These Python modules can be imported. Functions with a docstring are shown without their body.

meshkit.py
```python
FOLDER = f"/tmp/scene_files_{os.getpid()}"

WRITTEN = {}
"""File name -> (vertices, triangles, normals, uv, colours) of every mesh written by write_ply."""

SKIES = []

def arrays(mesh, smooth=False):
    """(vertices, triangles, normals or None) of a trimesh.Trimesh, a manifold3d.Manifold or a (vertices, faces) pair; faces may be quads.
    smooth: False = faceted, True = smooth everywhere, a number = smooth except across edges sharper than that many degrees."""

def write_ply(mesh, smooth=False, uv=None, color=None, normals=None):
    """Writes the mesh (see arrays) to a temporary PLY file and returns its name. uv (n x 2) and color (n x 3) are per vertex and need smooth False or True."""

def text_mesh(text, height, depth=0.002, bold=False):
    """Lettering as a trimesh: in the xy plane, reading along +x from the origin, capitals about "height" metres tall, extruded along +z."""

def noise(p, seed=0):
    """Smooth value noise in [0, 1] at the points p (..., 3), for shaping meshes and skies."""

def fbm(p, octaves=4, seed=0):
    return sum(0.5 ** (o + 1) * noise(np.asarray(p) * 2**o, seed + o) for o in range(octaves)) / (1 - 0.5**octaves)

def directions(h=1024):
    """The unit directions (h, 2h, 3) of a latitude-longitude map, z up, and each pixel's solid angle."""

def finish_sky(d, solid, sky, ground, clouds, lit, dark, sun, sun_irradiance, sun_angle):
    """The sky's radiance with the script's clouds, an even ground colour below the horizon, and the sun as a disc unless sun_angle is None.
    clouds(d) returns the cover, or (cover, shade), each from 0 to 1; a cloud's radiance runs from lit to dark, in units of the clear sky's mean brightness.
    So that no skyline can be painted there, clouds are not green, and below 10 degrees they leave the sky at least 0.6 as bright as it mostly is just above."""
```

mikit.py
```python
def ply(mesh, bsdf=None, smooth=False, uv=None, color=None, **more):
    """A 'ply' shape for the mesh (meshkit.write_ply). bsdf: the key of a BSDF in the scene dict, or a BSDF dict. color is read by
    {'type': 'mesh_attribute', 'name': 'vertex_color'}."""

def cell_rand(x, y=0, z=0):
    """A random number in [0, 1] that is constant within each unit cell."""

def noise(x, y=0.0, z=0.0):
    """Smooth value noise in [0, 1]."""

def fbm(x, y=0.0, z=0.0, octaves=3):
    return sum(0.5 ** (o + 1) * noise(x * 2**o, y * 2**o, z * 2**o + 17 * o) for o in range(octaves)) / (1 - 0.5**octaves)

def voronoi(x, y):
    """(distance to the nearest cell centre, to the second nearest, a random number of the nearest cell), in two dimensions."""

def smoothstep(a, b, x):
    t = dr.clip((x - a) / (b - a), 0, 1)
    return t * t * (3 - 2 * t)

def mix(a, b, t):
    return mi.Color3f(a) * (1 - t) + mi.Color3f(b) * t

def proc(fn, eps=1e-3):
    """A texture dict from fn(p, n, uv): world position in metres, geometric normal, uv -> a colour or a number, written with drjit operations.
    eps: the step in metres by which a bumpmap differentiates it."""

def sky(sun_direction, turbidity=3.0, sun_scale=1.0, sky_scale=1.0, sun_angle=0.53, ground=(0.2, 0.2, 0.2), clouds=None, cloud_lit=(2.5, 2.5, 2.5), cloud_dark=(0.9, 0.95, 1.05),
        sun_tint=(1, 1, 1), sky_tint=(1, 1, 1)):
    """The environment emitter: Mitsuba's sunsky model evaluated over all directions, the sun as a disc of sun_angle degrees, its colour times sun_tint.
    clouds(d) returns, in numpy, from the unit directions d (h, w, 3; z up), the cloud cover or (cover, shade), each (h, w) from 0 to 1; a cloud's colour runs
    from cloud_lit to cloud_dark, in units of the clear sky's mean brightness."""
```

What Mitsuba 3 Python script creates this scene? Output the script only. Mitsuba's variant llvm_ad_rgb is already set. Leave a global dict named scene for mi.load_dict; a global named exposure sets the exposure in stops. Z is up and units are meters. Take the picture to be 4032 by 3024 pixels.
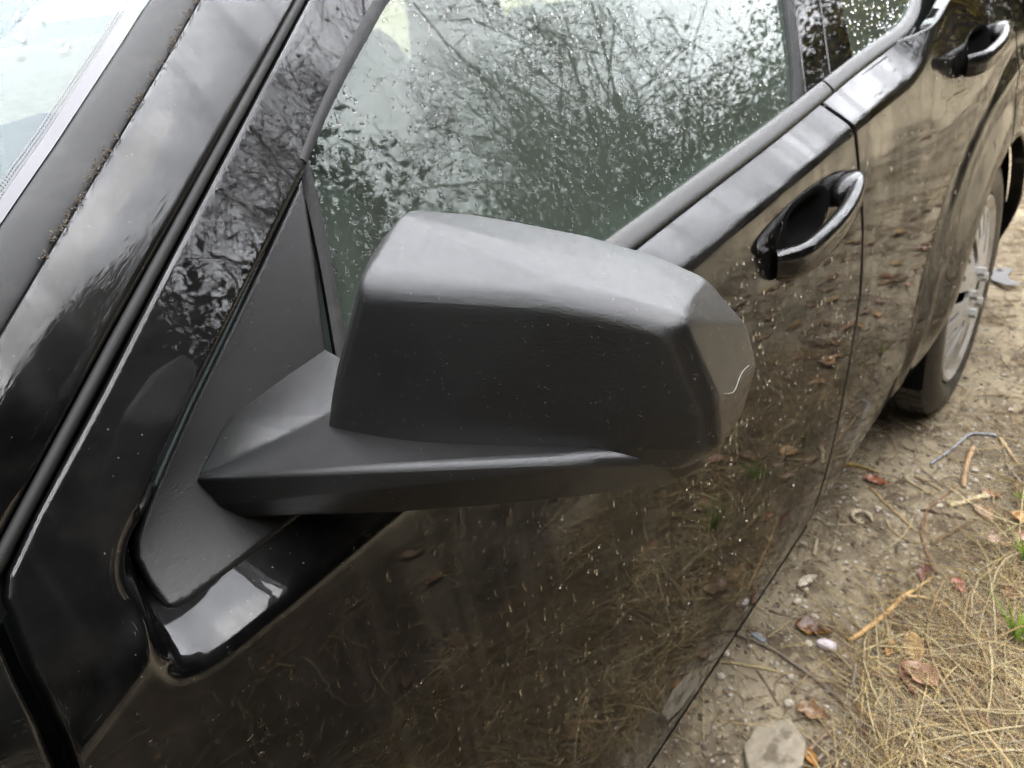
import math, numpy as np, trimesh, shapely, manifold3d, mitsuba as mi, drjit as dr
import mikit, meshkit
from mikit import noise, fbm, voronoi, cell_rand, smoothstep, mix
from scipy.interpolate import CubicSpline
from scipy.spatial import Delaunay

T = mi.ScalarTransform4f
scene, labels = {}, {}
exposure = 5.6

# ------------------------------------------------------------------ camera and sky
# x: outwards from the driver's side of the car, y: towards the tail of the car, z: up (metres); z = 0 is the ground
EYE = np.array([0.3190, 0.0284, 1.2327])
FWD = np.array([-0.58833, 0.65247, -0.47765])
UPV = np.array([-0.21764, 0.44113, 0.87065])
scene['camera'] = {'type': 'thinlens', 'to_world': T().look_at(origin=EYE.tolist(), target=(EYE + FWD).tolist(), up=UPV.tolist()),
                   'fov': 66.87, 'fov_axis': 'x', 'aperture_radius': 0.0008, 'focus_distance': 0.37, 'near_clip': 0.01, 'far_clip': 2000.0}
scene['sky_light'] = mikit.sky([0.35, -0.15, 0.92], turbidity=3, sun_scale=0.02, sun_angle=60, clouds=lambda d: (np.ones(d.shape[:-1]), 1 - np.clip(d[..., 2], 0, 1) ** 1.0),
                               cloud_lit=(2.25, 2.28, 2.40), cloud_dark=(1.12, 1.14, 1.18), ground=(0.10, 0.09, 0.07))

# ------------------------------------------------------------------ helpers
WET = 0.68  # rain has darkened everything on the ground
rng = np.random.default_rng(7)


def unit(v):
    v = np.asarray(v, float)
    return v / np.maximum(np.linalg.norm(v, axis=-1, keepdims=True), 1e-12)


def numbered(name):
    if name not in scene and name not in taken:
        taken.add(name)
        return name
    k = 1
    while f'{name}_{k:03d}' in taken or f'{name}_{k:03d}' in scene:
        k += 1
    taken.add(f'{name}_{k:03d}')
    return f'{name}_{k:03d}'


taken = set()


def put(name, mesh, m, parent=None, smooth=False, normals=None, color=None, **tags):
    key = numbered(f'{parent}__{name}' if parent else name)
    if normals is not None:
        path = meshkit.write_ply(mesh, False, None, color, normals)
        scene[key] = {'type': 'ply', 'filename': path, 'face_normals': False, 'bsdf': {'type': 'ref', 'id': m}}
    else:
        scene[key] = mikit.ply(mesh, m, smooth=smooth, color=None if color is None else np.asarray(color) * WET)
    if tags:
        labels[key] = tags
    return key


def thing(name, **tags):
    key = numbered(name)
    labels[key] = tags
    return key


def join(ms):
    v, f, n = [], [], 0
    for m in ms:
        a, b = (m.vertices, m.faces) if hasattr(m, 'faces') else m
        v.append(np.asarray(a)); f.append(np.asarray(b) + n); n += len(a)
    return np.vstack(v), np.vstack(f)


def tubes(P, R, sides=4, cap=True):
    """N polylines (N, K, 3) of radii (N, K) as one mesh."""
    P = np.asarray(P, float); N, K = P.shape[:2]
    R = np.broadcast_to(np.asarray(R, float), (N, K))
    t = unit(np.gradient(P, axis=1))
    ref = np.where(np.abs(t[:, :1, 2:]) < 0.9, [0, 0, 1.0], [1.0, 0, 0])
    a = unit(np.cross(t, ref)); b = np.cross(t, a)
    ang = np.arange(sides) * 2 * np.pi / sides
    V = P[:, :, None] + R[:, :, None, None] * (np.cos(ang)[:, None] * a[:, :, None] + np.sin(ang)[:, None] * b[:, :, None])
    n, k, s = np.meshgrid(np.arange(N), np.arange(K - 1), np.arange(sides), indexing='ij')
    i = lambda n, k, s: (n * K + k) * sides + s % sides
    q = np.stack([i(n, k, s), i(n, k, s + 1), i(n, k + 1, s + 1), i(n, k + 1, s)], -1).reshape(-1, 4)
    f = np.vstack([q[:, [0, 1, 2]], q[:, [0, 2, 3]]])
    if cap:
        m = np.arange(N)
        for kk, flip in ((0, 1), (K - 1, 0)):
            for s in range(1, sides - 1):
                tri = np.stack([i(m, kk, 0), i(m, kk, s), i(m, kk, s + 1)], -1)
                f = np.vstack([f, tri[:, ::-1] if flip else tri])
    return V.reshape(-1, 3), f


def spline(pts, n):
    pts = np.asarray(pts, float)
    if len(pts) < 3:
        return np.linspace(0, 1, n)[:, None] * (pts[-1] - pts[0]) + pts[0]
    s = np.concatenate([[0], np.cumsum(np.linalg.norm(np.diff(pts, axis=0), axis=1))])
    return CubicSpline(s, pts)(np.linspace(0, s[-1], n))


def ball(r=1.0, sub=2):
    m = trimesh.creation.icosphere(subdivisions=sub, radius=r)
    return np.array(m.vertices), np.array(m.faces)


def hull(points, radii, seg=24):
    """Convex hull of spheres as a Manifold: a solid with rounded edges."""
    radii = np.broadcast_to(radii, (len(points),))
    return manifold3d.Manifold.batch_hull([manifold3d.Manifold.sphere(float(r), seg).translate([float(x) for x in p]) for p, r in zip(points, radii)])


def soft(man, edge, it=10):
    """Refine and smooth a Manifold; returns (vertices, faces)."""
    m = man.refine_to_length(edge).to_mesh()
    tm = trimesh.Trimesh(m.vert_properties[:, :3], m.tri_verts, process=True)
    if it:
        trimesh.smoothing.filter_taubin(tm, 0.5, 0.52, it)
    return np.array(tm.vertices), np.array(tm.faces)


# ------------------------------------------------------------------ materials
def rgb(*c):
    return {'type': 'rgb', 'value': list(c)}


def diffuse(*c):
    return {'type': 'twosided', 'bsdf': {'type': 'diffuse', 'reflectance': rgb(*c)}}


def dust_specks(p, s, amount, r=0.2):
    """Small pale flecks of dust and pollen, each in its own little cell of space."""
    x, y, z = p.x * s, p.y * s, p.z * s
    i, j, k = dr.floor(x), dr.floor(y), dr.floor(z)
    dx, dy, dz = x - i - 0.3 - 0.4 * cell_rand(i, j, k + 71), y - j - 0.3 - 0.4 * cell_rand(i, j, k + 37), z - k - 0.3 - 0.4 * cell_rand(i, j, k + 13)
    d = dr.sqrt(dx * dx + dy * dy + dz * dz)
    return smoothstep(r, r * 0.6, d) * dr.select(cell_rand(i, j, k) < amount, 0.3 + 0.7 * cell_rand(i, j, k + 5), 0.0)


def paint_color(p, n, uv):
    dirt = fbm(p.y * 23, p.z * 31, p.x * 20, 4)
    c = mix((0.0008, 0.0008, 0.0010), (0.0058, 0.0054, 0.0048), smoothstep(0.38, 0.72, dirt))
    low = smoothstep(0.75, 0.3, p.z)
    c = mix(c, (0.005, 0.0045, 0.0036), low * smoothstep(0.35, 0.7, fbm(p.y * 9, p.z * 6, 3.0, 4)) * 0.6)
    streak = smoothstep(0.55, 0.8, fbm(p.y * 75, p.z * 5, 8.0, 3)) * smoothstep(0.95, 0.8, p.z)
    c = mix(c, (0.016, 0.0145, 0.012), streak * 0.6)
    return mix(c, (0.18, 0.17, 0.14), 0.45 * dust_specks(p, 300.0, 0.05))


def paint_bump(p, n, uv):
    film = smoothstep(0.52, 0.62, fbm(p.y * 17, p.z * 26, p.x * 17, 4)) * smoothstep(0.45, 0.25, p.y)
    return film * 0.00004 + 0.000012 * noise(p.y * 60, p.z * 60, p.x * 60)


def haze(p, n, uv):
    """How much of the paint lies under a dull film of road dust."""
    return 0.02 + 0.11 * smoothstep(0.35, 0.7, fbm(p.y * 11, p.z * 15, p.x * 11, 4)) + 0.07 * smoothstep(0.5, 0.75, fbm(p.y * 60, p.z * 7, 2.0, 3))


GLOSS = {'type': 'plastic', 'int_ior': 1.58, 'diffuse_reflectance': mikit.proc(paint_color)}
DULL = {'type': 'roughplastic', 'distribution': 'ggx', 'alpha': 0.28, 'int_ior': 1.58, 'diffuse_reflectance': rgb(0.010, 0.0096, 0.009)}
PAINT = {'type': 'blendbsdf', 'weight': mikit.proc(haze), 'a': GLOSS, 'b': DULL}
scene['paint'] = {'type': 'twosided', 'bsdf': {'type': 'bumpmap', 'arbitrary': mikit.proc(paint_bump, 0.0006), 'scale': 1.0, 'bsdf': PAINT}}
scene['paint_clean'] = {'type': 'twosided', 'bsdf': PAINT}


def grain_bump(p, n, uv):
    return 0.00009 * noise(p.x * 1300, p.y * 1300, p.z * 1300) + 0.00006 * noise(p.x * 2500, p.y * 2500, p.z * 2500)


def plastic_color(p, n, uv):
    c = mix((0.0028, 0.0028, 0.0029), (0.0055, 0.0053, 0.005), fbm(p.x * 40, p.y * 40, p.z * 40, 3))
    return mix(c, (0.20, 0.195, 0.18), 0.4 * dust_specks(p, 420.0, 0.06))


scene['grained_plastic'] = {'type': 'twosided', 'bsdf': {'type': 'bumpmap', 'arbitrary': mikit.proc(grain_bump, 0.0002), 'scale': 1.0,
                            'bsdf': {'type': 'roughplastic', 'distribution': 'ggx', 'alpha': 0.15, 'int_ior': 1.5, 'diffuse_reflectance': mikit.proc(plastic_color)}}}


def rubber_color(p, n, uv):
    return mix((0.005, 0.0052, 0.005), (0.018, 0.018, 0.016), smoothstep(0.45, 0.8, fbm(p.y * 30, p.z * 60, p.x * 60, 4)))


scene['rubber'] = {'type': 'twosided', 'bsdf': {'type': 'roughplastic', 'alpha': 0.42, 'int_ior': 1.36, 'diffuse_reflectance': mikit.proc(rubber_color)}}


def moulding_color(p, n, uv):
    c = mix((0.012, 0.012, 0.0115), (0.030, 0.029, 0.026), fbm(p.y * 14, p.z * 40, p.x * 40, 4))
    return mix(c, (0.12, 0.11, 0.085), 0.4 * dust_specks(p, 300.0, 0.08))


scene['moulding_grey'] = {'type': 'twosided', 'bsdf': {'type': 'roughplastic', 'alpha': 0.35, 'int_ior': 1.5, 'diffuse_reflectance': mikit.proc(moulding_color)}}
scene['dark_gap'] = diffuse(0.006, 0.006, 0.006)


def lichen_color(p, n, uv):
    return mix((0.05, 0.043, 0.032), (0.15, 0.13, 0.10), noise(p.x * 700, p.y * 700, p.z * 700))


scene['debris'] = {'type': 'twosided', 'bsdf': {'type': 'diffuse', 'reflectance': mikit.proc(lichen_color)}}
GLASS = {'type': 'thindielectric', 'int_ior': 1.54, 'specular_transmittance': rgb(0.42, 0.54, 0.47), 'specular_reflectance': rgb(0.90, 0.95, 0.92)}


def film(p, n, uv):
    return 0.12 + 0.13 * fbm(p.y * 14, p.z * 9, 3.0, 4)


# a thin film of damp and road dust lies on the side glass
scene['glass_side'] = {'type': 'blendbsdf', 'weight': mikit.proc(film), 'a': GLASS, 'b': {'type': 'twosided', 'bsdf': {'type': 'diffuse', 'reflectance': rgb(0.112, 0.135, 0.108)}}}
scene['glass_front'] = {'type': 'thindielectric', 'int_ior': 1.54, 'specular_transmittance': rgb(0.20, 0.25, 0.24), 'specular_reflectance': rgb(0.46, 0.52, 0.525)}
scene['frit_black'] = {'type': 'twosided', 'bsdf': {'type': 'plastic', 'int_ior': 1.6, 'diffuse_reflectance': rgb(0.02, 0.019, 0.024)}}
scene['water'] = {'type': 'dielectric', 'int_ior': 1.33, 'ext_ior': 1.0}


def tyre_color(p, n, uv):
    return mix((0.018, 0.0175, 0.0165), (0.062, 0.055, 0.042), smoothstep(0.4, 0.8, fbm(p.y * 18, p.z * 18, p.x * 18, 4)))


scene['tyre_rubber'] = {'type': 'twosided', 'bsdf': {'type': 'roughplastic', 'alpha': 0.4, 'diffuse_reflectance': mikit.proc(tyre_color)}}


def hub_color(p, n, uv):
    return mix((0.28, 0.276, 0.262), (0.16, 0.145, 0.11), smoothstep(0.5, 0.85, fbm(p.y * 25, p.z * 25, p.x * 25, 4)))


scene['hub_silver'] = {'type': 'twosided', 'bsdf': {'type': 'principled', 'base_color': mikit.proc(hub_color), 'metallic': 0.35, 'roughness': 0.33}}
scene['chrome'] = {'type': 'twosided', 'bsdf': {'type': 'roughconductor', 'material': 'Cr', 'alpha': 0.12}}
scene['cabin_grey'] = diffuse(0.03, 0.03, 0.03)
scene['cabin_fabric'] = diffuse(0.032, 0.034, 0.032)
scene['paper'] = diffuse(0.8, 0.8, 0.78)


def dirt_color(p, n, uv):
    x, y = p.x, p.y
    a = fbm(x * 6, y * 6, 1.0, 5)
    b = fbm(x * 45, y * 45, 5.0, 4)
    c = mix((0.112, 0.094, 0.069), (0.200, 0.172, 0.127), smoothstep(0.35, 0.62, a))
    c = mix(c, (0.055, 0.041, 0.028), 0.75 * smoothstep(0.55, 0.72, fbm(x * 9 + 7, y * 9, 2.0, 4)))
    c = mix(c, (0.26, 0.22, 0.155), 0.5 * smoothstep(0.5, 0.75, b))
    d1, d2, w = voronoi(x * 95, y * 95)
    c = mix(c, mix((0.34, 0.30, 0.23), (0.12, 0.10, 0.08), cell_rand(w * 9999)), smoothstep(0.36, 0.26, d1) * dr.select(w < 0.22, 0.85, 0.0))
    road = smoothstep(1.25, 1.6, x + 0.4 * (fbm(x * 2, y * 2, 9.0, 3) - 0.5))
    c = mix(c, mix((0.33, 0.285, 0.205), (0.43, 0.37, 0.27), b), road * 0.85 * smoothstep(4.2, 3.6, x) * smoothstep(0.9, 2.2, y))
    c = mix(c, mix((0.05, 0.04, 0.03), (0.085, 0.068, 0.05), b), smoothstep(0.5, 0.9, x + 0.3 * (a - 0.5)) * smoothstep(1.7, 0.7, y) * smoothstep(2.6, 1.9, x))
    return c * mi.Color3f(0.97, 0.94, 0.875)


def dirt_bump(p, n, uv):
    return 0.0035 * fbm(p.x * 130, p.y * 130, 0.0, 3) + 0.0012 * noise(p.x * 620, p.y * 620)


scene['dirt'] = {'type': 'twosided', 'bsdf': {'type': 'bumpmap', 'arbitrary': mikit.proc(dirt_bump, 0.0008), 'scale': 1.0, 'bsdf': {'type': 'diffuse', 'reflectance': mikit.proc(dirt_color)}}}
scene['vcol'] = {'type': 'twosided', 'bsdf': {'type': 'diffuse', 'reflectance': {'type': 'mesh_attribute', 'name': 'vertex_color'}}}
scene['vcol_wet'] = {'type': 'twosided', 'bsdf': {'type': 'principled', 'roughness': 0.3, 'specular': 0.4, 'base_color': {'type': 'mesh_attribute', 'name': 'vertex_color'}}}


def bark_color(p, n, uv):
    return mix((0.045, 0.038, 0.03), (0.12, 0.105, 0.085), fbm(p.x * 30, p.y * 30, p.z * 9, 4))


scene['bark'] = {'type': 'twosided', 'bsdf': {'type': 'diffuse', 'reflectance': mikit.proc(bark_color)}}


def stone_color(p, n, uv):
    c = mix((0.14, 0.12, 0.088), (0.26, 0.228, 0.175), fbm(p.x * 90, p.y * 90, p.z * 90, 4))
    return mix(c, (0.07, 0.055, 0.038), 0.7 * smoothstep(0.6, 0.75, fbm(p.x * 40 + 5, p.y * 40, p.z * 40, 3)))


scene['stone_mat'] = {'type': 'twosided', 'bsdf': {'type': 'diffuse', 'reflectance': mikit.proc(stone_color)}}
scene['wire_grey'] = {'type': 'twosided', 'bsdf': {'type': 'roughplastic', 'alpha': 0.2, 'diffuse_reflectance': rgb(0.16, 0.167, 0.18)}}

# ------------------------------------------------------------------ the side of the car as a height field x = S(y, z)
belt = lambda y: 0.984 + 0.084 * (y - 0.634)
prof = CubicSpline([0.10, 0.14, 0.20, 0.27, 0.33, 0.42, 0.54, 0.68, 0.80, 0.90, 0.96, 1.05, 1.20],
                   [-0.13, -0.105, -0.066, -0.034, -0.019, -0.006, 0.0, 0.001, -0.002, -0.010, -0.016, -0.030, -0.075])
softplus = lambda t, k: k * np.logaddexp(0, t / k)
sstep = lambda a, b, x: (lambda t: t * t * (3 - 2 * t))(np.clip((x - a) / (b - a), 0, 1))
WHEEL = np.array([2.2, 0.335])


def glass_x(y, z):
    h = z - belt(y)
    return -0.080 - 0.50 * h - 0.15 * h * h


def sail_x(y, z):
    return glass_x(y, z) + 0.016 + 0.022 * np.clip((1.0 - z) / 0.07, 0, 1.3) ** 2 * sstep(0.75, 0.35, y)


def frame_x(y, z):
    return -0.045 - 0.125 * (y - 0.09) - 0.5 * (z - 1.0)


# outline (y, z) of the recessed ledge that runs under the windows and round the foot of the mirror
_front = spline([(0.172, 1.020), (0.1575, 1.0105), (0.1445, 1.0035), (0.134, 0.9985), (0.126, 0.9925), (0.120, 0.985), (0.116, 0.976), (0.1135, 0.964), (0.1125, 0.953), (0.1135, 0.9435), (0.117, 0.936), (0.127, 0.9305), (0.143, 0.928), (0.18, 0.929)], 60)
_line = np.array([(y, 0.929 + 0.047 * (y - 0.18)) for y in np.arange(0.21, 1.40, 0.03)])
_rear = spline([(1.42, 0.9873), (1.48, 1.000), (1.53, 1.024), (1.57, 1.062), (1.60, 1.12)], 20)
LEDGE = np.vstack([_front, _line, _rear, [(1.60, 1.6), (1.20, 1.6), (0.70, 1.275), (0.521, 1.19), (0.425, 1.14), (0.349, 1.095), (0.289, 1.06)]])
_ledge_poly = shapely.Polygon(LEDGE)


def poly_sd(pts, poly):
    """Distance to a closed outline, positive inside."""
    p = shapely.points(pts)
    d = shapely.distance(p, poly.exterior)
    return np.where(shapely.contains_xy(poly, pts[:, 0], pts[:, 1]), d, -d)


def side_x(y, z):
    shape = np.shape(y)
    y, z = np.ravel(y).astype(float), np.ravel(z).astype(float)
    x = prof(z - 0.05 * (y - 0.6) * sstep(0.6, 0.9, z))
    # corner of the door and foot of the pillar lean inwards
    yr = 0.133 + (z - 0.997) * 1.55
    fx = frame_x(y, z) + 1.2 * softplus(y - yr - 0.028, 0.006) * sstep(1.05, 1.0, z)
    fx = np.where(y > 0.9, 9.0, fx)
    x = fx - softplus(fx - x, 0.008)
    # wheel arch flare and haunch
    rho = np.hypot(y - WHEEL[0], z - WHEEL[1])
    x += (0.016 * sstep(0.60, 0.53, rho) + 0.024 * sstep(0.54, 0.40, rho)) * sstep(0.2, 0.5, z) + 0.022 * sstep(1.55, 1.95, y) * np.exp(-((z - 0.93) / 0.12) ** 2)
    # pull-handle hollows
    for hy, hz in ((0.975, 0.899), (1.825, 0.979)):
        x -= 0.018 * np.exp(-((y - hy) / 0.048) ** 4 - ((z - hz) / 0.025) ** 4)
    near = (z > 0.90) & (y > 0.09) & (y < 1.75)
    if near.any():
        sd = poly_sd(np.stack([y[near], z[near]], 1), _ledge_poly)
        edge = sstep(0.28, 0.40, y[near])
        steep = np.clip(0.046 / np.maximum(0.0185 + 0.037 * (y[near] - 0.65), 0.004), 0.9, 4.0)
        drop = (3.2 * (1 - edge) + steep * edge) * softplus(sd - 0.0035, 0.0034)
        yb = y[near]
        floor = glass_x(yb, z[near]) - 0.016
        low = edge * sstep(0.05, 0.03, z[near] - belt(yb))
        floor = floor * (1 - low) + np.maximum(floor, -0.076) * low
        g = x[near] - drop
        x[near] = np.where(sd > -0.03, floor + softplus(g - floor, 0.003), x[near])
    return x.reshape(shape)


def surf_normals(S, y, z, h=4e-4):
    gy = (S(y + h, z) - S(y - h, z)) / (2 * h)
    gz = (S(y, z + h) - S(y, z - h)) / (2 * h)
    return unit(np.stack([np.ones_like(gy), -gy, -gz], -1))


def resample(ring, step):
    ring = np.asarray(ring, float)
    if np.linalg.norm(ring[0] - ring[-1]) > 1e-9:
        ring = np.vstack([ring, ring[:1]])
    s = np.concatenate([[0], np.cumsum(np.linalg.norm(np.diff(ring, axis=0), axis=1))])
    n = max(8, int(round(s[-1] / step)))
    # keep the corners
    t = np.unique(np.round(np.concatenate([np.linspace(0, s[-1], n + 1)[:-1], s[:-1]]), 6))
    t = t[np.concatenate([[True], np.diff(t) > step * 0.25])]
    return np.stack([np.interp(t, s, ring[:, k]) for k in (0, 1)], 1)


def panel(outline, S, step=0.006, roll=0.004, depth=0.012, lift=0.0, fine=None, round_corner=0.0):
    """A sheet over the outline (y, z) that follows x = S(y, z), its edges rolled inwards. Returns (mesh, normals)."""
    poly = shapely.Polygon(outline).buffer(0)
    if round_corner:
        poly = poly.buffer(-round_corner).buffer(round_corner, quad_segs=12)
    estep = min(step, 0.004)
    bnd = resample(np.array(poly.exterior.coords)[:-1], estep)
    rings = [bnd]
    for f in (0.12, 0.35, 0.7, 1.05):
        inner = poly.buffer(-roll * f)
        for g in getattr(inner, 'geoms', [inner]):
            if g.area > 1e-6:
                rings.append(resample(np.array(g.exterior.coords)[:-1], estep))
    core = poly.buffer(-roll * 1.3)
    y0, z0, y1, z1 = poly.bounds

    def grid(st, within, but=None):
        gy, gz = np.meshgrid(np.arange(y0, y1 + st, st), np.arange(z0, z1 + st, st))
        gy = gy + (np.arange(len(gz)) % 2)[:, None] * st / 2
        g = np.stack([gy.ravel(), gz.ravel()], 1)
        g = g[shapely.contains_xy(within, g[:, 0], g[:, 1])]
        return g if but is None else g[~shapely.contains_xy(but, g[:, 0], g[:, 1])]

    if fine is not None:
        fst, box = fine
        box = shapely.box(*box)
        rings += [grid(fst, core.intersection(box)), grid(step, core, box)]
    else:
        rings.append(grid(step, core))
    pts = np.vstack(rings)
    tri = Delaunay(pts).simplices
    cen = pts[tri].mean(1)
    u, v = pts[tri[:, 1]] - pts[tri[:, 0]], pts[tri[:, 2]] - pts[tri[:, 0]]
    ar = u[:, 0] * v[:, 1] - u[:, 1] * v[:, 0]
    keep = shapely.contains_xy(poly, cen[:, 0], cen[:, 1]) & (np.abs(ar) > 1e-12)
    tri, ar = tri[keep], ar[keep]
    tri[ar < 0] = tri[ar < 0][:, ::-1]
    x = S(pts[:, 0], pts[:, 1])
    n = surf_normals(S, pts[:, 0], pts[:, 1])
    line = poly.exterior
    d = shapely.distance(shapely.points(pts), line)
    out2 = np.zeros_like(pts)
    close = d < roll
    foot = np.array([line.interpolate(line.project(shapely.Point(p))).coords[0] for p in pts[close]]) if close.any() else np.zeros((0, 2))
    dd = foot - pts[close]
    on = np.linalg.norm(dd, axis=1) < 1e-7
    if on.any():
        # on the outline itself: the outward direction from the polygon's local edge
        eps = 2e-4
        for k in np.nonzero(on)[0]:
            s = line.project(shapely.Point(pts[close][k]))
            a, b = np.array(line.interpolate((s - eps) % line.length).coords[0]), np.array(line.interpolate((s + eps) % line.length).coords[0])
            t = b - a
            dd[k] = [t[1], -t[0]] if line.is_ccw else [-t[1], t[0]]
    out2[close] = unit(dd)
    q = np.clip((roll - d) / roll, 0, 0.985) * close
    T3 = np.stack([np.zeros(len(pts)), out2[:, 0], out2[:, 1]], 1)
    T3 = unit(T3 - (T3 * n).sum(1, keepdims=True) * n) * close[:, None]
    P = np.stack([x + lift, pts[:, 0], pts[:, 1]], 1) - n * (roll * (1 - np.sqrt(1 - q * q)))[:, None]
    N = unit(n * np.sqrt(1 - q * q)[:, None] + T3 * q[:, None])
    # the returned flange along the edge
    m, nb = len(pts), len(bnd)
    idx = np.arange(nb)
    low = P[idx] - n[idx] * depth
    ring0 = P[idx]
    Pf = np.vstack([P, ring0, low])
    Nf = np.vstack([N, T3[idx], T3[idx]])
    j = (idx + 1) % nb
    ccw = line.is_ccw
    q4 = np.stack([m + idx, m + j, m + nb + j, m + nb + idx], 1)
    if ccw:
        q4 = q4[:, ::-1]
    F = np.vstack([tri, q4[:, [0, 1, 2]], q4[:, [0, 2, 3]]])
    return (Pf, F), Nf


# ------------------------------------------------------------------ the car
car = thing('black_car', label='wet black car with a black plastic door mirror, parked on bare dirt', category='car')

door_left = [(0.085, 0.31), (0.06, 0.40), (0.050, 0.60), (0.052, 0.80), (0.060, 0.92), (0.066, 0.953), (0.068, 0.974), (0.074, 1.006), (0.080, 1.014)]
frame_left = [(0.103, 1.029), (0.16, 1.0615), (0.233, 1.105), (0.438, 1.224), (0.62, 1.33)]
frame_right = [(0.70, 1.325), (0.521, 1.215), (0.425, 1.164), (0.349, 1.119), (0.289, 1.086), (0.198, 1.037), (0.144, 1.004)]
door_inner = [(0.160, 1.000), (0.185, 0.980), (0.22, 0.962), (0.40, 0.962), (0.648, 0.979), (1.056, 1.010), (1.145, 1.018)]
door_gap = [(1.166, 0.942), (1.197, 0.818), (1.208, 0.71), (1.190, 0.612), (1.155, 0.471), (1.125, 0.31)]
front_door = door_left + frame_left + frame_right + door_inner + door_gap
mesh, nrm = panel(front_door, side_x, 0.008, 0.0035, 0.02, fine=(0.0035, (0.0, 0.88, 0.60, 1.40)))
fd = put('front_door', mesh, 'paint', car, normals=nrm)

rear_gap = [(1.132, 0.31), (1.162, 0.471), (1.197, 0.612), (1.2155, 0.71), (1.2045, 0.818), (1.1735, 0.942), (1.156, 1.010), (1.152, 1.022)]
arc = [(WHEEL[0] + 0.385 * math.cos(a), WHEEL[1] + 0.385 * math.sin(a)) for a in np.radians(np.arange(97, 184, 3))]
rear_door = rear_gap + [(1.30, 1.032), (1.52, 1.048), (1.60, 1.063), (1.68, 1.088), (1.80, 1.10), (2.10, 1.09), (2.128, 1.03), (2.165, 0.93), (2.16, 0.80)] + [(2.15, 0.718)] + arc + [(1.80, 0.31)]
mesh, nrm = panel(rear_door, side_x, 0.009, 0.0035, 0.02, fine=(0.004, (1.12, 0.92, 1.75, 1.13)))
rd = put('rear_door', mesh, 'paint_clean', car, normals=nrm)

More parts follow.
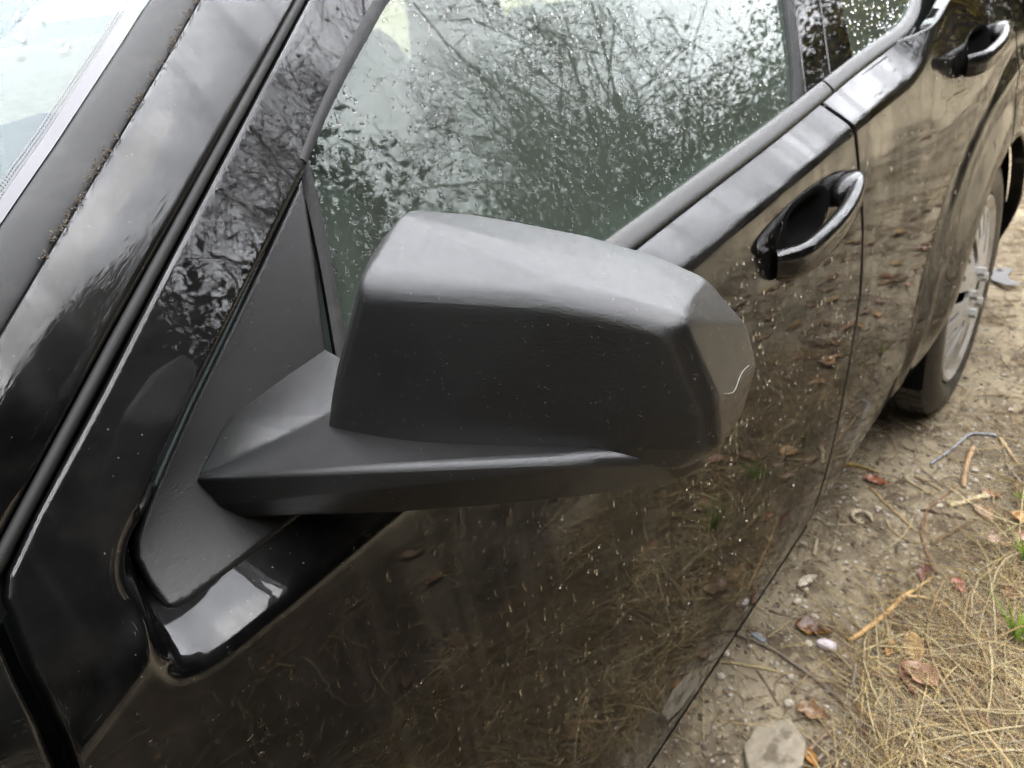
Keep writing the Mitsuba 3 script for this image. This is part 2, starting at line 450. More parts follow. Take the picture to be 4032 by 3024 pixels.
arc2 = [(WHEEL[0] + 0.385 * math.cos(a), WHEEL[1] + 0.385 * math.sin(a)) for a in np.radians(np.arange(-20, 97, 3))]
quarter = [(2.157, 0.718), (2.167, 0.80), (2.172, 0.93), (2.135, 1.03), (2.107, 1.09), (2.40, 1.08), (3.05, 1.00), (3.12, 0.9), (3.12, 0.34), (2.58, 0.30)] + [p for p in arc2 if p[0] > 2.16]
mesh, nrm = panel(quarter, side_x, 0.012, 0.004, 0.03)
qp = put('quarter_panel', mesh, 'paint_clean', car, normals=nrm)
mesh, nrm = panel([(2.25, 0.97), (2.40, 0.97), (2.42, 1.04), (2.27, 1.05)], side_x, 0.01, 0.002, 0.004, lift=0.0035, round_corner=0.02)
put('fuel_door', mesh, 'paint_clean', qp, normals=nrm)

fender = [(0.078, 0.31), (0.053, 0.40), (0.043, 0.60), (0.044, 0.80), (0.052, 0.92), (0.0575, 0.953), (0.0595, 0.974), (0.0645, 1.004), (0.052, 1.012), (0.0, 0.995), (-0.25, 0.965), (-0.75, 0.90), (-1.12, 0.80), (-1.18, 0.55), (-1.14, 0.32), (-0.95, 0.31)] + [(-0.56 + 0.385 * math.cos(a), 0.335 + 0.385 * math.sin(a)) for a in np.radians(np.arange(180, -1, -6))] + [(-0.17, 0.31)]
mesh, nrm = panel(fender, side_x, 0.012, 0.0035, 0.02, fine=(0.005, (-0.1, 0.8, 0.1, 1.1)))
put('fender', mesh, 'paint', car, normals=nrm)
rocker = [(-0.15, 0.30), (-0.15, 0.14), (1.86, 0.14), (1.815, 0.303)]
mesh, nrm = panel(rocker, side_x, 0.02, 0.004, 0.02, lift=-0.006)
put('sill', mesh, 'paint_clean', car, normals=nrm)

# dark sheet behind the gaps between the panels
yy, zz = np.meshgrid(np.arange(-0.1, 1.80, 0.02), np.arange(0.20, 1.03, 0.02))
gx = side_x(yy, zz) - 0.016
gx = np.minimum(gx, -0.03)
i, j = np.meshgrid(np.arange(gx.shape[0] - 1), np.arange(gx.shape[1] - 1), indexing='ij')
w_ = gx.shape[1]
qd = np.stack([i * w_ + j, i * w_ + j + 1, (i + 1) * w_ + j + 1, (i + 1) * w_ + j], -1).reshape(-1, 4)
keepq = (zz.ravel()[qd].max(1) < belt(yy.ravel()[qd].mean(1)) - 0.04) 
put('door_inner_skin', (np.stack([gx, yy, zz], -1).reshape(-1, 3), qd[keepq]), 'dark_gap', car)

hem = np.array([(y, 0.3075) for y in np.linspace(0.09, 1.122, 60)])
put('hem_seal', tubes(np.column_stack([side_x(hem[:, 0], hem[:, 1]) - 0.0005, hem])[None], 0.0021, 8), 'dark_gap', fd, smooth=True)

# ---- A pillar: strips that run along the pillar
PA0 = np.array([-0.061, 0.103, 1.029])
PL = unit([-0.139, 0.335, 0.195])
PN = np.array([0.8882, 0.1087, 0.4465])
PT = np.array([-0.3117, -0.5713, 0.7592])


def strip_point(s, stage):
    """Pillar edge at distance s up the pillar; stage 0 groove, 1 pillar edge, 2 moulding edge, 3 glass edge, 3 + w into the glass."""
    a = np.radians(np.interp(s, [-0.25, -0.1, 0, 0.1, 0.2, 0.4, 1.0], [-6, -3, 1, 7, 17, 25, 28]))
    t = lambda e: np.cos(a + math.radians(e)) * PT - np.sin(a + math.radians(e)) * PN
    gap = np.interp(s, [-0.06, 0, 0.1, 0.4], [0.0085, 0.0094, 0.0102, 0.0085])
    pan = np.interp(s, [-0.25, -0.04, 0, 0.1, 0.3, 0.4, 1.0], [0.03, 0.039, 0.0412, 0.0430, 0.0504, 0.056, 0.065])
    mou = np.interp(s, [-0.2, 0.05, 0.3, 1.0], [0.025, 0.0261, 0.029, 0.034])
    p = PA0 + s * PL + gap * (np.cos(math.radians(6)) * PT - np.sin(math.radians(6)) * PN)
    if stage >= 1:
        p = p + pan * t(0)
    if stage >= 2:
        p = p + mou * t(10)
    if stage >= 3:
        p = p + (stage - 3) * t(22)
    return p


def strip(s0, s1, a, b, m, rows=9, ds=0.008, bulge=0.0, lift=0.0, lip=0.004):
    """A strip between two stages as a gently arched sheet with rolled edges."""
    ss = np.arange(s0, s1 + 1e-9, ds)
    A = np.array([strip_point(s, a) for s in ss]); B = np.array([strip_point(s, b) for s in ss])
    wid = np.linalg.norm(B - A, axis=1)[:, None]
    cross = unit(B - A)
    nn = unit(np.cross(PL, cross)); nn *= np.sign((nn * np.array([0.6, -0.2, 0.7])).sum(1))[:, None]
    u = np.concatenate([[0, 0, 0.04, 0.10], np.linspace(0.2, 0.8, rows), [0.90, 0.96, 1, 1]])
    drop = np.concatenate([[lip * 2.5, lip * 0.7, lip * 0.28, lip * 0.04], np.zeros(rows), [lip * 0.04, lip * 0.28, lip * 0.7, lip * 2.5]])
    P = A[:, None] + u[None, :, None] * (B - A)[:, None] + nn[:, None] * (lift + bulge * 4 * u * (1 - u) - drop)[None, :, None]
    k = len(u)
    i, j = np.meshgrid(np.arange(len(ss) - 1), np.arange(k - 1), indexing='ij')
    q = np.stack([i * k + j, i * k + j + 1, (i + 1) * k + j + 1, (i + 1) * k + j], -1).reshape(-1, 4)
    return P.reshape(-1, 3), q


pil = put('pillar', strip(-0.22, 0.75, 0, 1, 'paint', bulge=0.0028, lip=0.0022), 'paint', car, smooth=True)
put('windscreen_moulding', strip(-0.22, 0.75, 1, 2, 'rubber', bulge=0.0015, lift=-0.0015, lip=0.0018), 'rubber', car, smooth=True)
# windscreen glass: continues inwards and curves towards the middle of the car
ss = np.linspace(-0.22, 0.75, 40)
ws = np.linspace(0, 1.1, 30)
W = np.array([[strip_point(s, 3 + w) + np.array([0, -0.10, 0.16]) * 0 - w * w * np.array([0.25, 0.10, 0.42]) * 0.55 for w in ws] for s in ss]) - 0.002 * np.array([0.3, -0.4, 0.85])
i, j = np.meshgrid(np.arange(39), np.arange(29), indexing='ij')
q = np.stack([i * 30 + j, i * 30 + j + 1, (i + 1) * 30 + j + 1, (i + 1) * 30 + j], -1).reshape(-1, 4)
ws_key = put('windscreen', (W.reshape(-1, 3), q[W.reshape(-1, 3)[q][:, :, 0].min(1) > -1.46]), 'glass_front', car, smooth=True)


def glass_point(s, w, lift):
    p = strip_point(s, 3 + w) - w * w * np.array([0.25, 0.10, 0.42]) * 0.55 - 0.002 * np.array([0.3, -0.4, 0.85])
    return p + lift * unit([0.32, -0.36, 0.87])


# black band printed along the edge of the windscreen, and its fading dots
ss = np.linspace(-0.22, 0.75, 90)
P = np.array([[glass_point(s, w, 0.0008) for w in np.linspace(-0.004, np.interp(s, [0, 0.1, 0.3, 0.5], [0.006, 0.0068, 0.0098, 0.0124]), 4)] for s in ss])
i, j = np.meshgrid(np.arange(89), np.arange(3), indexing='ij')
q = np.stack([i * 4 + j, i * 4 + j + 1, (i + 1) * 4 + j + 1, (i + 1) * 4 + j], -1).reshape(-1, 4)
put('frit_band', (P.reshape(-1, 3), q), 'frit_black', ws_key, smooth=True)
dots = []
ang = np.arange(8) * np.pi / 4
for s in np.arange(-0.1, 0.60, 0.0024):
    k = int(round(s / 0.0024))
    w0 = np.interp(s, [0, 0.1, 0.3, 0.5], [0.006, 0.0068, 0.0098, 0.0124])
    for r in range(3):
        w = w0 + 0.0011 + 0.0021 * r
        so = s + (0.0012 if r % 2 else 0)
        c0 = glass_point(so, w, 0.0008)
        e1, e2 = PL, unit(glass_point(so, w + 0.001, 0.0008) - c0)
        rad = (0.00105, 0.00095, 0.0008)[r]
        dots.append((np.vstack([[c0], c0 + rad * (np.cos(ang)[:, None] * e1 + np.sin(ang)[:, None] * e2)]), np.stack([np.zeros(8, int), 1 + np.arange(8), 1 + (np.arange(8) + 1) % 8], 1)))
put('frit_dots', join(dots), 'frit_black', ws_key, kind='stuff')

# grooves: a rubber bead in the groove between the pillar and the door frame, dirt in the moulding joint
ss = np.arange(-0.10, 0.75, 0.01)
bead = np.array([0.5 * (strip_point(s, 0) + PA0 + s * PL) - 0.0055 * PN for s in ss])
put('pillar_seal', tubes(bead[None], 0.0042, 8), 'rubber', car, smooth=True)
back = np.array([[PA0 + s * PL - 0.010 * PN - 0.01 * PT, strip_point(s, 0) - 0.010 * PN + 0.02 * PT] for s in ss])
i = np.arange(len(ss) - 1)
put('groove', (back.reshape(-1, 3), np.stack([2 * i, 2 * i + 1, 2 * i + 3, 2 * i + 2], 1)), 'dark_gap', car)
back = np.array([[strip_point(s, 1) - 0.012 * PN - 0.008 * PT, strip_point(s, 1) - 0.012 * PN + 0.005 * PT] for s in ss])
put('moulding_channel', (back.reshape(-1, 3), np.stack([2 * i, 2 * i + 1, 2 * i + 3, 2 * i + 2], 1)), 'dark_gap', car)
crumbs = []
for _ in range(900):
    s = rng.uniform(0.0, 0.62)
    if meshkit.noise(np.array([[s * 160, 3.1, 0.2]]))[0] < 0.42:
        continue
    p = strip_point(s, 1) + rng.normal(0, 0.0009, 3) + 0.0016 * PT * rng.uniform(-0.2, 1.6) + 0.0006 * PN
    d = unit(rng.normal(0, 1, 3)) * rng.uniform(0.0004, 0.0015)
    crumbs.append(tubes(np.array([[p - d, p + rng.normal(0, 0.0003, 3), p + d]]), rng.uniform(0.00018, 0.0004), 4))
put('lichen_crumbs', join(crumbs), 'debris', car, kind='stuff')

# ---- windows
G = lambda y, z: glass_x(y, z)
win = [(0.312, 0.985), (0.30, 0.94), (0.64, 0.970), (1.12, 1.010), (1.20, 1.139), (1.265, 1.30), (1.22, 1.37), (0.80, 1.385), (0.521, 1.222), (0.425, 1.171), (0.363, 1.128), (0.340, 1.066)]
mesh, nrm = panel(win, G, 0.012, 0.0005, 0.0001)
mesh = (mesh[0][:len(mesh[0])], mesh[1])
wn = put('side_window', mesh, 'glass_side', car, normals=nrm)
win2 = [(1.315, 1.02), (1.54, 1.040), (1.66, 1.065), (1.72, 1.09), (1.95, 1.18), (2.0, 1.30), (1.9, 1.37), (1.44, 1.38), (1.37, 1.139)]
mesh, nrm = panel(win2, G, 0.012, 0.0005, 0.0001)
wn2 = put('rear_side_window', mesh, 'glass_side', car, normals=nrm)


def path_bar(yz, S, half, lift, m, name, flat=0.5, parent=car, sides=10, n=60, tilt=(0, 0)):
    """A rounded bar that lies on x = S along a path (y, z)."""
    c = spline(yz, n)
    x = S(c[:, 0], c[:, 1])
    N = surf_normals(S, c[:, 0], c[:, 1])
    P = np.stack([x, c[:, 0], c[:, 1]], 1) + lift * N
    t = unit(np.gradient(P, axis=0)); b = unit(np.cross(t, N))
    a = np.arange(sides) * 2 * np.pi / sides
    ca, sa = np.cos(a), np.sin(a)
    sq = 1.0 / np.maximum(np.abs(ca) ** 4 + np.abs(sa) ** 4, 1e-9) ** 0.25
    half = np.interp(np.linspace(0, 1, n), np.linspace(0, 1, len(np.atleast_1d(half))), np.atleast_1d(half))
    V = P[:, None] + (half[:, None] * ca * sq)[..., None] * b[:, None] + (half[:, None] * 0 + flat * 0.01 * (sa * sq)[None])[..., None] * N[:, None]
    i, j = np.meshgrid(np.arange(n - 1), np.arange(sides), indexing='ij')
    q = np.stack([i * sides + j, i * sides + (j + 1) % sides, (i + 1) * sides + (j + 1) % sides, (i + 1) * sides + j], -1).reshape(-1, 4)
    caps = np.array([[0, k + 1, k] for k in range(1, sides - 1)] + [[(n - 1) * sides, (n - 1) * sides + k, (n - 1) * sides + k + 1] for k in range(1, sides - 1)])
    f = np.vstack([q[:, [0, 1, 2]], q[:, [0, 2, 3]], caps])
    return put(name, (V.reshape(-1, 3), f), m, parent, smooth=50)


ML = lambda y, z: glass_x(y, z) * 0 - 0.070 - 1.0 * (z - belt(y) + 0.008)
up = [(0.25, 0.957), (0.64, 0.9865), (0.817, 1.0005), (0.992, 1.0135), (1.12, 1.0245), (1.185, 1.0295)]
lowr = [(0.25, 0.946), (0.648, 0.9695), (0.781, 0.979), (1.056, 1.000), (1.12, 1.006), (1.185, 1.012)]
mid = [tuple((np.array(a) + np.array(b)) / 2) for a, b in zip(up, lowr)]
path_bar(mid, ML, 0.0118, 0.002, 'moulding_grey', 'belt_moulding', flat=0.62, sides=20, n=80)
path_bar([(y, z - 0.0128) for y, z in mid], ML, 0.0022, -0.002, 'rubber', 'belt_lip', flat=0.3, n=80)
path_bar([(1.190, 1.0085), (1.30, 1.0180), (1.42, 1.0270), (1.53, 1.0355), (1.60, 1.047)], ML, 0.0022, -0.002, 'rubber', 'rear_belt_lip', flat=0.3, n=60)
mid2 = [(1.192, 1.0215), (1.30, 1.031), (1.42, 1.040), (1.53, 1.0485), (1.62, 1.063), (1.70, 1.087), (1.80, 1.13)]
path_bar(mid2, ML, 0.0118, 0.002, 'moulding_grey', 'rear_belt_moulding', flat=0.62, sides=20, n=60)
# dark rubber between glass and the centre pillar, centre pillar covers, quarter pillar
path_bar([(1.098, 1.015), (1.111, 1.026), (1.176, 1.106), (1.20, 1.139), (1.262, 1.30), (1.285, 1.385)], G, 0.011, 0.003, 'rubber', 'window_seal', flat=0.5)
mesh, nrm = panel([(1.120, 1.012), (1.207, 1.018), (1.285, 1.128), (1.355, 1.30), (1.36, 1.40), (1.30, 1.40), (1.272, 1.30), (1.212, 1.139)], G, 0.01, 0.002, 0.01, lift=0.007)
put('centre_pillar', mesh, 'paint_clean', car, normals=nrm)
mesh, nrm = panel([(1.212, 1.018), (1.312, 1.028), (1.372, 1.139), (1.44, 1.30), (1.45, 1.40), (1.365, 1.40), (1.360, 1.30), (1.290, 1.128)], G, 0.01, 0.002, 0.01, lift=0.007)
put('centre_pillar', mesh, 'paint_clean', car, normals=nrm)
path_bar([(0.708, 1.318), (0.523, 1.2185), (0.425, 1.1675), (0.357, 1.1265)], lambda y, z: np.maximum(glass_x(y, z), frame_x(y, z) - 0.004), [0.006, 0.006, 0.006, 0.0035], 0.001, 'rubber', 'window_seal', flat=0.35)

# ---- door handles
def handle(base, pts, parent, S):
    c = spline(pts, 40)
    P = c
    t = unit(np.gradient(P, axis=0)); up_ = np.array([0, 0, 1.0]); b = unit(np.cross(t, up_)); v = np.cross(b, t)
    b, v = b * 0.99 - v * 0.12, v * 0.99 + b * 0.12
    sides = 16; a = np.arange(sides) * 2 * np.pi / sides
    u = np.linspace(0, 1, 40)
    hv = 0.0205 - 0.004 * u ; hb = np.full(40, 0.0110)
    hv[-3:] *= [0.9, 0.72, 0.4]; hb[-3:] *= [0.9, 0.7, 0.4]; hv[:2] *= [0.92, 0.98]
    sq = 1.0 / (np.abs(np.cos(a)) ** 3.2 + np.abs(np.sin(a)) ** 3.2) ** (1 / 3.2)
    V = P[:, None] + (hb[:, None] * np.cos(a) * sq)[..., None] * b[:, None] + (hv[:, None] * np.sin(a) * sq)[..., None] * v[:, None]
    i, j = np.meshgrid(np.arange(39), np.arange(sides), indexing='ij')
    q = np.stack([i * sides + j, i * sides + (j + 1) % sides, (i + 1) * sides + (j + 1) % sides, (i + 1) * sides + j], -1).reshape(-1, 4)
    caps = np.array([[0, k + 1, k] for k in range(1, sides - 1)] + [[39 * sides, 39 * sides + k, 39 * sides + k + 1] for k in range(1, sides - 1)])
    return put('handle', (V.reshape(-1, 3), np.vstack([q[:, [0, 1, 2]], q[:, [0, 2, 3]], caps])), 'paint_clean', parent, smooth=40)


def ellipse(cy, cz, ry, rz, tilt, n=40):
    a = np.linspace(0, 2 * np.pi, n, endpoint=False)
    c, s = math.cos(tilt), math.sin(tilt)
    return [(cy + ry * np.cos(t) * c - rz * np.sin(t) * s, cz + ry * np.cos(t) * s + rz * np.sin(t) * c) for t in a]


for hy, hz, parent in ((0.975, 0.899, fd), (1.825, 0.979, rd)):
    mesh, nrm = panel(ellipse(hy - 0.006, hz + 0.003, 0.090, 0.037, 0.10), side_x, 0.004, 0.001, 0.002, lift=0.0006)
    put('handle_cup', mesh, 'dark_gap', parent, normals=nrm)
    d = hy - 0.975
    dz = hz - 0.899
    lift = 0.008 * (d > 0)
    handle(None, [(-0.004 + lift, 0.872 + d, 0.884 + dz), (0.013 + lift, 0.886 + d, 0.885 + dz), (0.023 + lift, 0.925 + d, 0.889 + dz), (0.026 + lift, 0.98 + d, 0.895 + dz), (0.023 + lift, 1.04 + d, 0.902 + dz), (0.013 + lift, 1.095 + d, 0.909 + dz), (-0.004 + lift, 1.14 + d, 0.912 + dz)], parent, side_x)
    # rounded end pads
    for (px_, py_, pz_), rad in (((0.000, 1.106, 0.9095), (0.019, 0.046, 0.021)),):
        v, f = ball(1.0, 3)
        v = np.sign(v) * np.abs(v) ** 0.85
        put('handle_end', (v * rad + [px_ + lift + (side_x(np.array([py_ + d]), np.array([pz_ + dz]))[0] + 0.006 if d else 0) * 0.5, py_ + d, pz_ + dz], f), 'paint_clean', parent, smooth=True)

# ---- wheel
def lathe(prof_xr, seg=96):
    """Revolve (x, radius) about the axle through WHEEL."""
    p = np.asarray(prof_xr, float); k = len(p)
    a = np.arange(seg) * 2 * np.pi / seg
    V = np.stack([np.broadcast_to(p[:, 0], (seg, k)), WHEEL[0] + p[:, 1] * np.cos(a)[:, None], WHEEL[1] + p[:, 1] * np.sin(a)[:, None]], -1).reshape(-1, 3)
    i, j = np.meshgrid(np.arange(seg), np.arange(k - 1), indexing='ij')
    q = np.stack([i * k + j, i * k + j + 1, ((i + 1) % seg) * k + j + 1, ((i + 1) % seg) * k + j], -1).reshape(-1, 4)
    return V, q


wh = numbered(car + '__rear_wheel')
ty = put('tyre', lathe([(-0.012, 0.246), (0.002, 0.252), (0.010, 0.27), (0.011, 0.295), (0.004, 0.318), (-0.010, 0.331), (-0.025, 0.335), (-0.075, 0.337), (-0.10, 0.337), (-0.15, 0.337), (-0.175, 0.333), (-0.19, 0.318), (-0.195, 0.27), (-0.19, 0.22)]), 'tyre_rubber', wh, smooth=40)
# tread blocks stand on the carcass
blocks = []
for row, (xa, xb) in enumerate(((-0.016, -0.046), (-0.052, -0.080), (-0.087, -0.113), (-0.12, -0.148), (-0.154, -0.184))):
    for k in range(64):
        a0 = (k + 0.5 * (row % 2)) * 2 * np.pi / 64
        aa = np.array([a0, a0 + 2 * np.pi / 64 * 0.82])
        sk = 0.02 if row % 2 else -0.02
        pts = [(x, WHEEL[0] + r * math.cos(t + sk * kk), WHEEL[1] + r * math.sin(t + sk * kk)) for r in (0.330, 0.3425 if row in (1, 2, 3) else 0.339) for kk, x in enumerate((xa, xb)) for t in aa]
        blocks.append((np.array(pts), np.array([[4, 5, 7], [4, 7, 6], [0, 1, 5], [0, 5, 4], [2, 7, 3], [2, 6, 7], [0, 4, 6], [0, 6, 2], [1, 3, 7], [1, 7, 5]])))
put('tread_blocks', join(blocks), 'tyre_rubber', wh, kind='stuff')
put('brake_drum', lathe([(-0.06, 0.0), (-0.06, 0.19), (-0.15, 0.19)], 32), 'dark_gap', wh)
# silver wheel cover: a dished disc with slots cut through it
rim = [(-0.010, 0.246), (0.004, 0.245), (0.007, 0.238), (0.003, 0.226), (-0.002, 0.215)]
hc = put('wheel_cover', lathe(rim), 'hub_silver', wh, smooth=40)
disc = shapely.Point(0, 0).buffer(0.2155, quad_segs=32)
for k in range(7):
    a = k * 2 * np.pi / 7 + 0.2
    for s, r0, r1, wd in ((0.0, 0.105, 0.192, 0.030), (0.30, 0.150, 0.198, 0.016), (-0.30, 0.150, 0.198, 0.016)):
        u = np.array([math.cos(a + s), math.sin(a + s)])
        disc = disc.difference(shapely.LineString([u * r0, u * r1]).buffer(wd * 0.5))
disc = disc.difference(shapely.Point(0, 0).buffer(0.03))
cover_x = lambda y, z: -0.002 + 0.022 * (1 - (np.hypot(y - WHEEL[0], z - WHEEL[1]) / 0.2155) ** 2)
ex = trimesh.creation.extrude_polygon(disc, 0.008, engine='earcut')
ex = ex.subdivide_to_size(0.03)
V = np.array(ex.vertices)
V = np.stack([V[:, 2] - 0.008 + cover_x(V[:, 0] + WHEEL[0], V[:, 1] + WHEEL[1]), V[:, 0] + WHEEL[0], V[:, 1] + WHEEL[1]], 1)
put('wheel_disc', (V, np.array(ex.faces)), 'hub_silver', wh, smooth=35)
for k in range(5):
    a = k * 2 * np.pi / 5 + 0.4
    v, f = trimesh.creation.cylinder(0.013, 0.022, sections=6).vertices, trimesh.creation.cylinder(0.013, 0.022, sections=6).faces
    v = np.stack([v[:, 2] + 0.022, v[:, 0] + WHEEL[0] + 0.057 * math.cos(a), v[:, 1] + WHEEL[1] + 0.057 * math.sin(a)], 1)
    put('wheel_nut', (v, np.array(f)), 'hub_silver', wh)
# wheel house
wv, wf = lathe([(0.0, 0.40), (-0.02, 0.405), (-0.28, 0.405), (-0.28, 0.0)], 72)
put('wheel_house', (wv, wf[wv[wf][:, :, 2].min(1) > 0.22]), 'dark_gap', car)

# ---- mirror
mk = numbered(car + '__door_mirror')


sail_out = [(0.3590, 1.1205), (0.2983, 1.0810), (0.2090, 1.0240), (0.1532, 0.9858), (0.1417, 0.9773), (0.1366, 0.9694), (0.135, 0.9575), (0.135, 0.945), (0.1384, 0.9418), (0.147, 0.9408), (0.1727, 0.942), (0.2316, 0.9457), (0.282, 0.951), (0.2974, 0.9891), (0.3063, 1.017), (0.334, 1.0701)]
mesh, nrm = panel(sail_out, sail_x, 0.006, 0.004, 0.016)
put('mirror_sail', mesh, 'grained_plastic', mk, normals=nrm)
path_bar([(0.370, 1.126), (0.347, 1.065), (0.328, 1.022), (0.319, 1.002), (0.310, 0.97)], G, 0.0052, 0.003, 'rubber', 'sail_seal', flat=0.35, parent=mk)
def inset(pts, r):
    p = np.asarray(pts, float); c = p.mean(0)
    return p + unit(c - p) * np.asarray(r)[:, None]


_top = spline([(0.033, 1.106), (0.107, 1.118), (0.153, 1.119), (0.203, 1.112)], 9)
_bot = spline([(-0.036, 0.988), (0.032, 1.008), (0.0924, 1.0275), (0.1456, 1.0420), (0.196, 1.0460)], 9)
face = []
for i, u in enumerate(np.linspace(0, 1, 9)):
    for v in np.linspace(0, 1, 7):
        p = _bot[i] * (1 - v) + _top[i] * v
        p = p + np.array([-0.004 * np.sin(np.pi * v) * (1 - u), 0])
        face.append((p[0], 0.2425 + 0.010 * (1 - u) ** 2.5 + 0.011 * u ** 2.2 + 0.009 * u ** 3 * (1 - v) - 0.0062 * math.sin(math.pi * min(1, 0.12 + 0.84 * u)) * math.sin(math.pi * (0.1 + 0.8 * v)), p[1]))
_bk = spline([(0.022, 0.297, 1.1225), (0.092, 0.303, 1.1225), (0.165, 0.306, 1.112), (0.187, 0.305, 1.104)], 9)
rows = [tuple(np.array([_top[i][0], 0.246, _top[i][1]]) * (1 - v) + _bk[i] * v + [0, 0, 0.0034 * math.sin(math.pi * v)]) for i in range(9) for v in (0.25, 0.5, 0.75)]
tops = [(*_top[i][:1], 0.246 + 0.006 * (1 - u) ** 2.5 + 0.008 * u ** 2, _top[i][1] - 0.0004) for i, u in enumerate(np.linspace(0, 1, 9))]
back = [(0.213, 0.258, 1.081), (0.212, 0.262, 1.062), (0.022, 0.297, 1.1225), (0.058, 0.301, 1.1235), (0.092, 0.303, 1.1225), (0.130, 0.305, 1.119), (0.165, 0.306, 1.112), (0.187, 0.305, 1.104), (0.203, 0.304, 1.087), (0.207, 0.303, 1.073), (0.203, 0.301, 1.053), (0.194, 0.298, 1.036), (0.182, 0.292, 1.022), (0.040, 0.30, 1.03), (0.032, 0.282, 1.1245), (0.11, 0.275, 1.1265)]
cap_pts = face + rows + tops + back
cap_r = [0.0035] * len(face) + [0.005] * len(rows) + list(np.linspace(0.017, 0.008, 9)) + [0.008, 0.008, 0.006, 0.006, 0.006, 0.006, 0.006, 0.008, 0.009, 0.010, 0.010, 0.008, 0.006, 0.006, 0.010, 0.01]
CAP = soft(hull(inset(cap_pts, cap_r), cap_r, 32), 0.0025, 30)
hs = put('housing', CAP, 'grained_plastic', mk, smooth=True)
base_pts = [(-0.0831, 0.189, 0.9861), (-0.090, 0.2118, 0.9998), (-0.0935, 0.2215, 1.0047), (-0.096, 0.2511, 1.0089), (-0.0975, 0.2773, 1.0120), (-0.0985, 0.3056, 1.0148), (-0.0726, 0.1914, 0.9713), (-0.0666, 0.1974, 0.9616), (-0.06, 0.2254, 0.950),
            (0.0254, 0.215, 1.0102), (0.1049, 0.236, 1.028), (0.1526, 0.2445, 1.0438), (0.1655, 0.249, 1.047), (0.188, 0.263, 1.0475), (0.0299, 0.235, 0.9768), (0.1009, 0.247, 1.003), (0.1503, 0.257, 1.0219), (0.1894, 0.272, 1.0339), (0.194, 0.285, 1.0348), (0.0, 0.29, 0.972), (0.15, 0.295, 1.015)]
arm_pts = [p for p in base_pts if not (p[1] > 0.205 and p[2] > 0.98 and p[0] < -0.05)] + [(-0.097, 0.237, 0.9875), (-0.10, 0.300, 0.9885), (-0.005, 0.256, 1.001), (0.0, 0.29, 1.000)]
fil_pts = base_pts[:6] + [(-0.034, 0.243, 0.9960), (-0.030, 0.270, 1.000), (-0.028, 0.302, 1.002), (-0.098, 0.30, 0.975), (-0.060, 0.215, 0.990)]
base_r = [0.0025] * 9 + [0.004] * 12
arm_r = [0.0028 if p[0] < -0.05 else 0.005 for p in arm_pts]
arm = hull(inset(arm_pts, arm_r), arm_r, 24) + hull(inset(fil_pts, [0.0025] * len(fil_pts)), 0.0025, 24)
put('mirror_base', soft(arm, 0.003, 12), 'grained_plastic', mk, smooth=40)
# a pale crack runs across the outer end of the housing
crack = spline([(0.2048, 0.3010, 1.0760), (0.2080, 0.2936, 1.0790), (0.2093, 0.2842, 1.0805), (0.2105, 0.2781, 1.0799), (0.2115, 0.2732, 1.0792), (0.2121, 0.2646, 1.0822), (0.2119, 0.2558, 1.0852)], 40)
scene['crack_pale'] = diffuse(0.16, 0.155, 0.14)
put('crack', tubes(crack[None], (0.00022 * np.sin(np.linspace(0.25, 3.0, 40)) + 0.00005)[None], 5), 'crack_pale', hs, smooth=True, label='thin pale crack at the outer end')
# the mirror glass faces the tail of the car
v, f = ball(1.0, 3)
put('mirror_glass', (np.stack([0.105 + 0.086 * np.sign(v[:, 0]) * np.abs(v[:, 0]) ** 0.6, 0.309 + 0.0015 * v[:, 1], 1.073 + 0.038 * np.sign(v[:, 2]) * np.abs(v[:, 2]) ** 0.6], 1), f), 'chrome', mk, smooth=40)

# ---- cabin, roof and the rest of the body (seen through the glass and from other sides)
def box(x0, x1, y0, y1, z0, z1, r=0.03, edge=0.2):
    return hull([(x, y, z) for x in (x0 + r, x1 - r) for y in (y0 + r, y1 - r) for z in (z0 + r, z1 - r)], r, 12).to_mesh()


def solid(name, pts, r, m, parent=car, **tags):
    h = hull(pts, r, 16).to_mesh()
    return put(name, (h.vert_properties[:, :3], h.tri_verts), m, parent, smooth=35, **tags)


solid('instrument_hood', [(-0.26, 0.12, 1.0), (-0.72, 0.12, 1.0), (-0.27, 0.42, 1.0), (-0.71, 0.42, 1.0), (-0.31, 0.22, 1.10), (-0.66, 0.22, 1.10), (-0.31, 0.40, 1.115), (-0.66, 0.40, 1.115)], 0.03, 'cabin_grey')
solid('dashboard', [(-0.16, -0.05, 0.93), (-1.60, -0.05, 0.93), (-0.16, 0.42, 0.965), (-1.60, 0.42, 1.01), (-0.7, 0.42, 1.03), (-1.5, 0.2, 1.03), (-0.16, 0.52, 0.90), (-1.60, 0.52, 0.90), (-0.16, 0.5, 0.6), (-1.6, 0.5, 0.6)], 0.03, 'cabin_grey')
solid('cabin_floor', [(-0.08, 0.3, 0.25), (-1.65, 0.3, 0.25), (-0.08, 2.2, 0.25), (-1.65, 2.2, 0.25)], 0.03, 'cabin_grey')
solid('inner_door_panel', [(-0.115, 0.35, 0.945), (-0.14, 0.35, 0.945), (-0.12, 1.10, 0.975), (-0.14, 1.10, 0.975), (-0.14, 0.35, 0.4), (-0.14, 1.10, 0.4)], 0.012, 'cabin_fabric')
